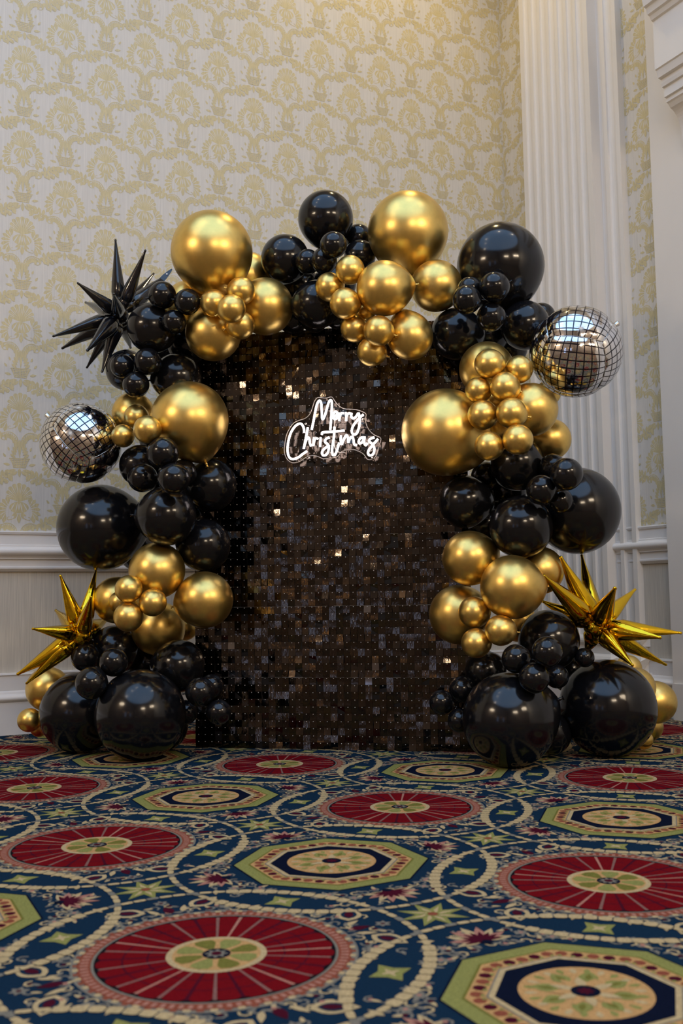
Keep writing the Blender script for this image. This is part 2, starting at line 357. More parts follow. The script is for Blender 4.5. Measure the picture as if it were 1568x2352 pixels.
def wall_mesh(name, org, ax, nrm, x0, x1, parts, motif=None):
    """parts: list of (z0,z1,material index); motif: (offset, z0, first column drop, x range)"""
    v, f, mi = [], [], []
    def add(a, b, c, d, m): k = len(v); v.extend([a, b, c, d]); f.append([k, k + 1, k + 2, k + 3]); mi.append(m)
    th = .12
    for z0, z1, m in parts: add(org + ax * x0 + Z * z0, org + ax * x1 + Z * z0, org + ax * x1 + Z * z1, org + ax * x0 + Z * z1, m)
    zt = parts[-1][1]; zb = parts[0][0]
    B = [org + ax * x0 + Z * zb - nrm * th, org + ax * x1 + Z * zb - nrm * th, org + ax * x1 + Z * zt - nrm * th, org + ax * x0 + Z * zt - nrm * th]
    Fv = [B[i] + nrm * th for i in range(4)]
    add(B[3], B[2], B[1], B[0], 0)
    for i in range(4): add(Fv[i], B[i], B[(i + 1) % 4], Fv[(i + 1) % 4], 0)
    if motif:
        off, zr, xr, zlo, zhi = motif; dx, dz = .2125, .4565
        for k in range(int((xr[0] - off) / dx) - 1, int((xr[1] - off) / dx) + 2):
            for j in range(-10, 10):
                c = off + k * dx; zc = zr + j * dz + (dz / 2 if k % 2 else 0)
                if c < xr[0] - .25 or c > xr[1] + .25 or zc < zlo - .2 or zc > zhi + .3: continue
                P = DVn + np.array([c, zc, 0]); edge = c - .21 < xr[0] or c + .21 > xr[1] or zc - .345 < zlo or zc + .1 > zhi
                base = len(v)
                if edge: P[:, 0] = np.clip(P[:, 0], xr[0], xr[1]); P[:, 1] = np.clip(P[:, 1], zlo, zhi)
                for q in P: v.append(org + ax * q[0] + Z * q[1] + nrm * q[2])
                for q, mq in zip(DF, DM):
                    if edge:
                        A = P[q]
                        if np.ptp(A[:, 0]) < 1e-6 or np.ptp(A[:, 1]) < 1e-6: continue
                    f.append([base + i for i in q]); mi.append(mq)
    return pydata(name, v, f, mi=mi)
WM = [M['paper'], M['print'], M['strie'], M['white_paint']]
parts = [(-.05, .97, 2), (.97, ZC, 0)]
wb = obj('wall_back', wall_mesh('wall_back', W0, U, V, SL, SC, parts, (.076, 3.425, (SL, SC - .002), .975, ZC - .05)), None, WM)
tag(wb, 'cream wall with yellow damask wallpaper behind the arch', 'wall', kind='structure')
wr = obj('wall_right', wall_mesh('wall_right', CORN, V, -U, 0, TF, parts, (.205, 3.425, (.002, 1.6), .975, ZC - .05)), None, WM)
tag(wr, 'side wall with damask wallpaper carrying the fluted pilaster', 'wall', kind='structure')
for nm, org, ax, nr, L in (('wall_left', room(SL, 0), V, U, TF), ('wall_front', room(SL, TF), U, -V, SC - SL)):
    o = obj(nm, wall_mesh(nm, org, ax, nr, 0, L, [(-.05, ZC, 0)]), None, [M['plain_wall']]); tag(o, 'plain tan wall of the ballroom facing the arch' if nm == 'wall_front' else 'plain tan wall of the ballroom on the open side', 'wall', kind='structure')
b = MB(); b.box(room((SL + SC) / 2, TF / 2, ZC + .06), U, V, Z, ((SC - SL) / 2 + .12, TF / 2 + .12, .06)); o = b.build('ceiling', M['ceiling']); tag(o, 'pale plaster ceiling of the ballroom', 'ceiling', kind='structure')

# dusk-blue windows and wall lamps added on the unseen far side for reflections
M['pane'] = mat('reflection_window_glass', (.02, .03, .05), .1, emit=((.42, .58, 1.0), 3.2))
M['shade'] = mat('reflection_lamp_glow', (.5, .3, .12), .6, emit=((1.0, .55, .20), 6.0))
for k_, t in enumerate((5.2, 7.4)):
    e = empty('window_%d' % (k_ + 1), room(SL, t, 1.0)); tag(e, 'tall narrow dusk-blue window added in the unseen far wall for reflections', 'window', kind='structure'); L0 = e.location
    b = MB(); b.box(Vector((0, 0, .1)) + U * .012, V, U, Z, (.13, .006, .62)); b.build('pane', M['pane'], e)
    b = MB()
    for dx, dz, hx, hz in ((-.16, .1, .03, .70), (.16, .1, .03, .70), (0, .77, .19, .03), (0, -.55, .19, .03), (0, .1, .14, .012), (0, .1, .012, .64)): b.box(V * dx + Z * dz + U * .02, V, U, Z, (hx, .02, hz))
    b.build('window_frame', M['white_paint'], e)
for t in (4.4, 6.3, 8.2):  # lamps added for the amber glints they leave in the sequins
    e = empty('reflection_lamp', room(SL, t, 1.75)); tag(e, 'small amber wall lamp added between the far windows for reflections', 'wall lamp', kind='structure')
    b = MB(); b.tube([Vector((0, 0, -.12)) + U * .1, Vector((0, 0, -.1)) + U * .1, Vector((0, 0, .1)) + U * .1], .05, 14, True, [.03, .075, .05]); b.build('lamp_shade', M['shade'], e, True)
    b = MB(); b.tube([U * 0.0, U * .1], .012, 8); b.build('bracket', M['ceiling'], e)
def extrude(name, prof, org, ax, nrm, x0, x1, m, parent=None, smooth=False):
    """profile points (offset from wall, z), closed against the wall, run along ax"""
    v, f = [], []; n = len(prof)
    for x in (x0, x1):
        for p_, z in prof: v.append(org + ax * x + nrm * p_ + Z * z)
    for i in range(n): f.append([i, (i + 1) % n, n + (i + 1) % n, n + i])
    f.append(list(range(n))[::-1]); f.append(list(range(n, 2 * n)))
    o = obj(name, pydata(name, v, f), parent, [m])
    bm = bmesh.new(); bm.from_mesh(o.data); bmesh.ops.recalc_face_normals(bm, faces=bm.faces); bm.to_mesh(o.data); bm.free()
    return o
def arc(cx, cz, r, a0, a1, n=7): return [(cx + r * math.cos(R_(a0 + (a1 - a0) * i / n)), cz + r * math.sin(R_(a0 + (a1 - a0) * i / n))) for i in range(n + 1)]
rail = [(-.01, .992), (.026, .992), (.028, .986), (.024, .976), (.018, .974), (.018, .925), (.024, .922), (.024, .914), (.030, .911)] + arc(.030, .890, .020, 90, -80, 9) + [(.030, .866), (.026, .860), (.026, .854), (.016, .852), (.016, .818), (.024, .814), (.024, .806), (.018, .800), (.010, .792), (-.01, .790)]
base = [(-.01, -.02), (.034, -.02), (.034, .158), (.040, .162)] + arc(.034, .176, .014, -60, 80, 6) + [(.028, .196), (.024, .206), (.020, .212), (.020, .284), (.026, .288), (.024, .296), (-.01, .298)]
for nm, prof in (('trim_1', rail), ('baseboard_back', base)):
    o = extrude(nm, prof, W0, U, V, SL, SC - .001, M['white_paint']); tag(o, {'trim_1': 'white moulded chair rail along the wallpapered back wall', 'baseboard_back': 'tall white moulded baseboard below the back wall'}[nm], 'moulding', kind='structure')
for nm, prof in (('trim_2', rail), ('baseboard_right', base)):
    o = extrude(nm, prof, CORN, V, -U, .02, 1.36, M['white_paint']); tag(o, {'trim_2': 'short white chair rail between pilaster and pier', 'baseboard_right': 'short white baseboard between pilaster and pier'}[nm], 'moulding', kind='structure')

# fluted pilaster on the side wall
pil = empty('trim_3', CORN + V * .66); tag(pil, 'tall white fluted pilaster on the side wall', 'pilaster', kind='structure')
def flute_strip(t0, t1, p, n, marg, zb, zt, back):
    """plan outline of a fluted strip, extruded up"""
    out = [(t0, back), (t0, p)]
    w = (t1 - t0 - 2 * marg) / n
    for i in range(n):
        a = t0 + marg + w * i; g0, g1 = a + w * .14, a + w * .86; c = (g0 + g1) / 2; r = (g1 - g0) / 2
        for k in range(9):
            an = PI - PI * k / 8; out.append((c + r * math.cos(an), p - r * .62 * math.sin(an)))
    out += [(t1, p), (t1, back)]
    v, f = [], []; m = len(out)
    for z in (zb, zt):
        for t, q in out: v.append(CORN + V * t - U * q + Z * z - pil.location)
    for i in range(m - 1): f.append([i, i + 1, m + i + 1, m + i])
    me = pydata('shaft', v, f); bm = bmesh.new(); bm.from_mesh(me); bmesh.ops.recalc_face_normals(bm, faces=bm.faces); bm.to_mesh(me); bm.free()
    return me
o = obj('shaft', flute_strip(.323, .94, .088, 7, .028, .40, ZC, .0), pil, [M['pilaster']])
o = obj('backing_shaft', flute_strip(.62, 1.115, .040, 5, .018, .40, ZC, .0), pil, [M['pilaster']])
for o_ in pil.children:
    c = o_.data.polygons[0].normal
def base_ring(z0, z1, out, rounded):
    b = MB(); t0, t1, p = .323 - out, .94 + out, .088 + out
    for (ta, tb, pp) in ((t0, t1, p), (.5, 1.115 + out, .040 + out)):
        prof = [(0, z0), (pp, z0), (pp, z1), (0, z1)] if not rounded else [(0, z0)] + arc(pp - (z1 - z0) / 2, (z0 + z1) / 2, (z1 - z0) / 2, -90, 90, 8) + [(0, z1)]
        v, n = [], len(prof); k = len(b.v)
        for ti, sg in ((ta, 1), (tb, -1)):
            for q, z in prof: b.v.append(CORN + V * (ti + (sg * (pp - q) if rounded and q > pp * .3 else 0)) - U * q + Z * z - pil.location)
        for i in range(n): b.f.append([k + i, k + (i + 1) % n, k + n + (i + 1) % n, k + n + i])
        b.f.append([k + i for i in range(n)][::-1]); b.f.append([k + n + i for i in range(n)])
    o = b.build('base_torus' if rounded else 'plinth', M['pilaster'], pil)
    bm = bmesh.new(); bm.from_mesh(o.data); bmesh.ops.recalc_face_normals(bm, faces=bm.faces); bm.to_mesh(o.data); bm.free()
base_ring(.355, .41, .03, True); base_ring(.31, .356, .012, False); base_ring(.22, .312, .052, True); base_ring(-.01, .222, .055, False)

# plain white pier with plinth and cornice at the right
pier = empty('trim_4', CORN + V * 1.7); tag(pier, 'plain white pier with moulded cornice beside the wallpaper strip', 'pier', kind='structure')
def pier_box(name, t0, t1, p, z0, z1):
    b = MB(); b.box((t0 + t1) / 2 * V - U * (p / 2 - .005) + Z * ((z0 + z1) / 2) + CORN - pier.location, V, U, Z, ((t1 - t0) / 2, p / 2 + .005, (z1 - z0) / 2)); return b.build(name, M['pilaster'], pier)
pier_box('shaft', 1.345, 3.3, .05, .18, ZC); pier_box('plinth', 1.352, 3.32, .066, -.01, .182)
corn = [(.04, 2.80), (.06, 2.86), (.075, 2.92)] + [(.075 + .085 * (1 - math.cos(R_(9 * k))), 2.92 + .17 * math.sin(R_(9 * k)) * .9) for k in range(1, 10)] + \
       [(.162, 3.09), (.172, 3.095), (.172, 3.115), (.185, 3.118), (.185, 3.165), (.198, 3.168), (.203, 3.185), (.203, 3.205), (.222, 3.21), (.232, 3.245), (.240, 3.25), (.240, 3.50),
        (.252, 3.505), (.262, 3.525), (.275, 3.53), (.285, 3.56), (.30, 3.565), (.33, 3.70), (.33, 4.1), (.04, 4.1)]
o = extrude('cornice', [(p_, z) for p_, z in corn], CORN - pier.location, V, -U, 1.59, 3.25, M['pilaster'], pier)

# ------------------------------------------------------------------ sequin (shimmer) wall
BL, BR = Vector((-.6478, 4.397, 0)), Vector((.5385, 4.1434, 0))
bx = (BR - BL).normalized(); bn = Vector((bx.y, -bx.x, 0))            # bn faces the room
BL = BL - bx * .002
PT = .0302                                                            # tile pitch
BW, BH = PT * 40, PT * 60
sw = empty('shimmer_wall', BL + bx * BW / 2); tag(sw, 'dark brown square-sequin shimmer wall standing inside the balloon arch', 'backdrop')
loc0 = sw.location.copy()
def bp(i, j, off=0): return BL + bx * (i * PT) + Z * (j * PT) + bn * off - loc0
M['grid'] = mat('black_grid_plastic', (.006, .005, .005), .4, spec=.3, noise=((60, 60, 60), .3, 2))
M['sequin'] = mat('smoked_mirror_sequin', (.074, .060, .050), .09, 1.0, noise=((40, 40, 40), .10, 2), bump=((90, 90, 60), .22, .002))
M['sequin_pale'] = mat('pale_mirror_sequin', (.26, .25, .26), .10, 1.0, noise=((40, 40, 40), .10, 2))
M['peg'] = mat('clear_peg', (.55, .52, .50), .3, noise=((60, 60, 60), .05, 1))
panels = {}
pb = MB().box(Vector((0, 0, 0)), bx, bn, Z, (PT * 5 - .0006, .004, PT * 5 - .0006)); pme = pydata('grid_panel', pb.v, pb.f); pme.materials.append(M['grid'])
for a in range(4):
    for c in range(6):
        o = obj('grid_panel', pme, sw); o.location = bp(a * 10 + 5, c * 10 + 5, -.006); panels[(a, c)] = o
b = MB()
for i in (1, 20, 39): b.box(bp(i, 30, -.030), bx, bn, Z, (.012, .012, BH / 2))
for j in (1, 59): b.box(bp(20, j, -.030), bx, bn, Z, (BW / 2 - .02, .012, .012))
b.box(bp(4, .5, -.14), bx, bn, Z, (.015, .12, .014)); b.box(bp(36, .5, -.14), bx, bn, Z, (.015, .12, .014))
b.build('stand_frame', M['grid'], sw)
def tile_mesh(bend, twist):                                           # thin bowed square hanging from its peg at the origin
    v, f = [], []; w = PT * .490; rows = 3
    def pt(sx, t, o): return bx * (sx * w) + bn * (.0012 + bend * (t - .15) ** 2 + .0012 * t + twist * sx * t + o) + Z * (.0035 - t * PT * .985)
    for k in range(rows + 1):
        for sx in (-1, 1): v.append(pt(sx, k / rows, 0))
    for k in range(rows): a = k * 2; f.append([a, a + 2, a + 3, a + 1])
    n = len(v)                                                         # back and rim on their own vertices
    for o in (0, -.0006):
        for t in (0, 1):
            for sx in (-1, 1): v.append(pt(sx, t, o))
    f += [[n + 4, n + 5, n + 7, n + 6], [n, n + 1, n + 5, n + 4], [n + 2, n + 6, n + 7, n + 3], [n, n + 4, n + 6, n + 2], [n + 1, n + 3, n + 7, n + 5]]
    return v, f
variants = [tile_mesh(be, tw) for be, tw in ((.0005, 0), (.0010, .0004), (.0002, -.0005), (.0016, .0002), (.0004, .0008), (-.0006, -.0003))]
vm = []
for v_, f_ in variants:
    me = pydata('sequin_tile', v_, f_, True); me.materials.append(M['sequin']); vm.append(me)
TR = random.Random(5)
def tile_rot():
    q = TR.random(); tilt = TR.gauss(-.02, .065); yaw = TR.gauss(0, .075); roll = TR.gauss(0, .018)
    if q < .08: tilt = TR.uniform(-.42, .1); yaw = TR.gauss(0, .12)
    elif q < .24: tilt += TR.uniform(-.14, .14); yaw += TR.uniform(-.14, .14)
    return Matrix.Rotation(yaw, 3, Z) @ Matrix.Rotation(-tilt, 3, bx) @ Matrix.Rotation(roll, 3, bn)

# ------------------------------------------------------------------ balloons: x, y, r (photo px), layer, colour, label key, neck direction in the picture
BAL = [
 # upper left shoulder
 (487, 582, 92.5, 3, 'g', 'tl_big', (.25, 1)), (568, 636, 56, 0, 'g', 'tl_gap', None), (432, 700, 54, 0, 'g', 'tl_sliver', None),
 (553.5, 668, 31.5, 4, 'g', 'tl_small', None), (491, 696, 31, 4, 'g', 'tl_small', None), (531, 709.5, 32.5, 5, 'g', 'tl_small', None), (551.5, 747, 32, 4, 'g', 'tl_small', None),
 (490, 764, 63, 3, 'g', 'tl_med', (.2, -1)), (607, 704.5, 64.5, 3, 'g', 'tl_med', (-1, .2)),
 (350, 753, 57, 2, 'b', 'star_med', None), (372.7, 678, 31.5, 4, 'b', 'star_small', None), (430, 693, 29.5, 4, 'b', 'star_small', None), (399.6, 739, 27.5, 4, 'b', 'star_small', None),
 (430, 792, 52, 0, 'b', 'hid_tl', None), (281, 841, 27.5, 4, 'b', 'under_small', None), (339, 830, 31, 4, 'b', 'under_small', None), (312, 883.5, 30, 4, 'b', 'under_small', None),
 (406, 868, 56, 2, 'b', 'under_med', None), (291, 851, 47, 1, 'b', 'under_back', None),
 # left column
 (307, 951, 49, 1, 'g', 'l_gold_back', None), (436, 967.5, 88, 3, 'g', 'l_gold_big', (.35, 1)), (313, 957.5, 28.5, 3, 'g', 'l_gold_small', None), (282, 1001.5, 26.5, 4, 'g', 'l_gold_small', None), (338.6, 986.5, 32, 4, 'g', 'l_gold_small', None),
 (374, 1040, 36, 5, 'b', 'l_blk_small', None), (327, 1097, 33.5, 4, 'b', 'l_blk_small', None), (399, 1099, 36, 5, 'b', 'l_blk_small', None), (420.5, 1086, 31, 3, 'b', 'l_blk_small', None),
 (321, 1069, 47, 2, 'b', 'l_blk_med_disco', None), (481, 1114, 61, 2, 'b', 'l_blk_med_edge', None), (234, 1212, 99, 2, 'b', 'l_blk_big', (1, -.1)), (381, 1185, 67.5, 3, 'b', 'l_blk_med_front', None), (467, 1252, 61, 1, 'b', 'l_blk_med_low', None),
 # lower left
 (360.6, 1311, 64, 2, 'g', 'll_gold_top', None), (468, 1378, 64.5, 2, 'g', 'll_gold_edge', (-1, .2)), (268, 1378, 53, 1, 'g', 'll_gold_star', None), (363, 1444, 60.5, 2, 'g', 'll_gold_low', None), (424, 1440, 31, 0, 'g', 'll_gold_gap', None),
 (295.5, 1352.6, 31.5, 4, 'g', 'll_small', None), (351.3, 1383.6, 31.5, 4, 'g', 'll_small', None), (295, 1416.7, 33.5, 4, 'g', 'll_small', None), (275, 1383, 25, 2, 'g', 'll_small_back', None),
 (263, 1493, 56, 2, 'b', 'll_blk_med', None), (196.7, 1509, 32.5, 4, 'b', 'll_blk_small', None), (261, 1520.7, 32.5, 4, 'b', 'll_blk_small', None), (210.5, 1569, 37, 5, 'b', 'll_blk_small', None),
 (409, 1529, 60, 2, 'b', 'll_blk_edge', None), (340, 1520, 52, 0, 'b', 'hid_ll', None), (186, 1636, 91, 3, 'b', 'll_big_back', None), (322, 1642, 102, 5, 'b', 'll_big_front', None),
 (460, 1589.6, 33.5, 4, 'b', 'll_trio', None), (485, 1576, 27, 3, 'b', 'll_trio', None), (502, 1635.5, 28.5, 4, 'b', 'll_trio', None), (425, 1636, 28, 2, 'b', 'll_peek', None), (378, 1668, 53, 1, 'b', 'll_peek_low', None),
 (111, 1584, 50, 1, 'g', 'll_gold_floor', (.6, 1)), (67.5, 1654, 27, 2, 'g', 'll_gold_tiny', None), (117, 1668, 25, 1, 'g', 'll_gold_tiny', None), (90, 1671, 21, 0, 'g', 'll_gold_tiny', None),
 # crown of the arch
 (747.5, 504, 62.5, 3, 'b', 'c_blk_top', (0, 1)), (655.5, 596, 56, 2, 'b', 'c_blk_left', None), (706, 601.5, 28.5, 3, 'b', 'c_small', None), (743.7, 599, 29.5, 4, 'b', 'c_small', None), (765.7, 562.5, 30.5, 4, 'b', 'c_small', None),
 (823, 547, 31, 1, 'b', 'c_blk_peek', None), (826, 588, 36, 1, 'b', 'c_blk_peek', None), (727.6, 699, 55, 1, 'b', 'c_blk_low', None), (770, 650, 48, 0, 'b', 'hid_c', None),
 (804, 620, 33, 4, 'g', 'c_trio', None), (757.5, 659, 33, 4, 'g', 'c_trio', None), (793, 697, 35, 5, 'g', 'c_trio', None), (814, 755, 31, 4, 'g', 'c_drop', None), (870, 760, 34.5, 5, 'g', 'c_drop', None), (854, 808, 33, 4, 'g', 'c_drop', None),
 (883.7, 662, 62.5, 4, 'g', 'c_gold_front', None), (1001, 657.5, 58.5, 3, 'g', 'c_gold_right', None), (936.5, 536, 91, 2, 'g', 'c_gold_big', (0, 1)), (940, 770, 54, 3, 'g', 'c_gold_egg', (-.35, -1)), (838, 715, 24, 2, 'g', 'c_gold_gap', None),
 # right shoulder
 (1149, 615, 98, 2, 'b', 'r_blk_big', (.1, 1)), (1135.5, 659, 34.5, 5, 'b', 'r_small', None), (1072, 688.6, 33, 5, 'b', 'r_small', None), (1079, 664, 28, 4, 'b', 'r_small', None), (1128, 728, 33, 5, 'b', 'r_small', None),
 (1050.6, 767, 59, 2, 'b', 'r_blk_med_l', None), (1205, 748, 56, 2, 'b', 'r_blk_med_r', None), (1243, 728, 32, 1, 'b', 'r_blk_peek', None), (1120, 770, 48, 0, 'b', 'hid_r', None),
 # right column
 (1118, 848, 62, 2, 'g', 'r_gold_back', None), (1124.6, 836, 34.5, 5, 'g', 'r_gold_small', None), (1191, 848.6, 32, 4, 'g', 'r_gold_small', None), (1099, 896, 30, 4, 'g', 'r_gold_small', None), (1160, 889, 34, 5, 'g', 'r_gold_small', None),
 (1109, 953, 34, 5, 'g', 'r_gold_small', None), (1175.7, 949, 35, 5, 'g', 'r_gold_small', None), (1123, 1024.6, 33, 5, 'g', 'r_gold_small', None), (1189, 1009.6, 35, 5, 'g', 'r_gold_small', None),
 (1218, 942, 61, 2, 'g', 'r_gold_med', None), (1258, 903, 29, 0, 'g', 'r_gold_peek', None), (1262, 1009, 48, 0, 'g', 'r_gold_wall', None), (1024, 994, 99, 3, 'g', 'r_gold_big', (1, .5)),
 (1187, 1067, 62, 2, 'b', 'r_blk_mid', None), (1069.6, 1153, 61, 2, 'b', 'r_blk_edge', None), (1300, 1089, 37, 5, 'b', 'r_blk_small', None), (1242, 1125, 34, 5, 'b', 'r_blk_small', None), (1287, 1150, 28, 4, 'b', 'r_blk_small', None), (1268, 1072, 30, 2, 'b', 'r_blk_tuck', None),
 (1322, 1173, 99, 2, 'b', 'r_blk_bigball', (-1, -.1)), (1196, 1211, 71, 3, 'b', 'r_blk_front', None),
 # lower right
 (1080, 1281.5, 62.5, 2, 'g', 'lr_gold_edge', None), (1177, 1348.5, 72.5, 4, 'g', 'lr_gold_front', None), (1240, 1310, 54, 0, 'g', 'lr_gold_back', None), (1055, 1411, 67, 2, 'g', 'lr_gold_low', None),
 (1089, 1406, 36, 4, 'g', 'lr_small', None), (1150, 1448, 35.5, 5, 'g', 'lr_small', None), (1094, 1477, 34, 4, 'g', 'lr_small', None),
 (1260, 1471, 69, 2, 'b', 'lr_blk_med', None), (1186, 1513, 33, 4, 'b', 'lr_blk_small', None), (1256.6, 1496.6, 35, 5, 'b', 'lr_blk_small', None), (1226, 1557, 35.5, 5, 'b', 'lr_blk_small', None), (1278, 1554, 27, 4, 'b', 'lr_blk_small', None),
 (1115, 1541, 46, 1, 'b', 'lr_blk_tuck', None), (1063, 1584, 31, 2, 'b', 'lr_pair', None), (1014, 1613, 28, 3, 'b', 'lr_pair', None), (1055, 1655, 27, 1, 'b', 'lr_peek', None),
 (1172, 1652, 107, 5, 'b', 'lr_big_front', None), (1394, 1626, 109, 4, 'b', 'lr_big_right', None), (1263, 1684, 49, 1, 'b', 'lr_between', None), (1342, 1510, 22, 2, 'b', 'lr_bead', None),
 (1458, 1578, 45, 1, 'g', 'lr_gold_side', None), (1503, 1613, 48, 0, 'g', 'lr_gold_out', (-1, .3)), (1488, 1668, 33, 0, 'g', 'lr_gold_floor', None), (1477, 1699, 22, 0, 'g', 'lr_gold_sliver', None), (1443, 1535, 30, 0, 'g', 'lr_gold_under', None),
 # inner balloons that close the garland
 (690, 656, 44, -1, 'b', 'hid_c2', None), (1160, 1128, 48, -1, 'b', 'hid_r2', None), (1146, 985, 46, 0, 'g', 'hid_rg', None), (1252, 1196, 52, -1, 'b', 'hid_r3', None), (392, 1132, 46, -1, 'b', 'hid_l', None), (432, 1196, 46, -1, 'b', 'hid_l2', None),
 (326, 1368, 44, 0, 'g', 'hid_lg', None), (318, 1268, 44, -1, 'b', 'hid_l3', None), (1312, 1540, 52, -1, 'b', 'hid_lr', None), (1190, 1430, 44, -1, 'g', 'hid_lrg', None), (384, 806, 46, -1, 'b', 'hid_tl2', None), (362, 1006, 42, -1, 'b', 'hid_l4', None), (1168, 800, 42, -1, 'b', 'hid_r4', None), (1116, 1094, 34, 1, 'b', 'hid_r5', None), (672, 731, 36, 0, 'b', 'hid_c3', None), (776, 730, 36, 0, 'b', 'hid_c4', None), (722, 736, 32, 0, 'b', 'hid_c5', None), (1120, 1204, 46, 0, 'b', 'hid_r6', None), (1140, 922, 36, 2, 'g', 'hid_rg2', None),
]
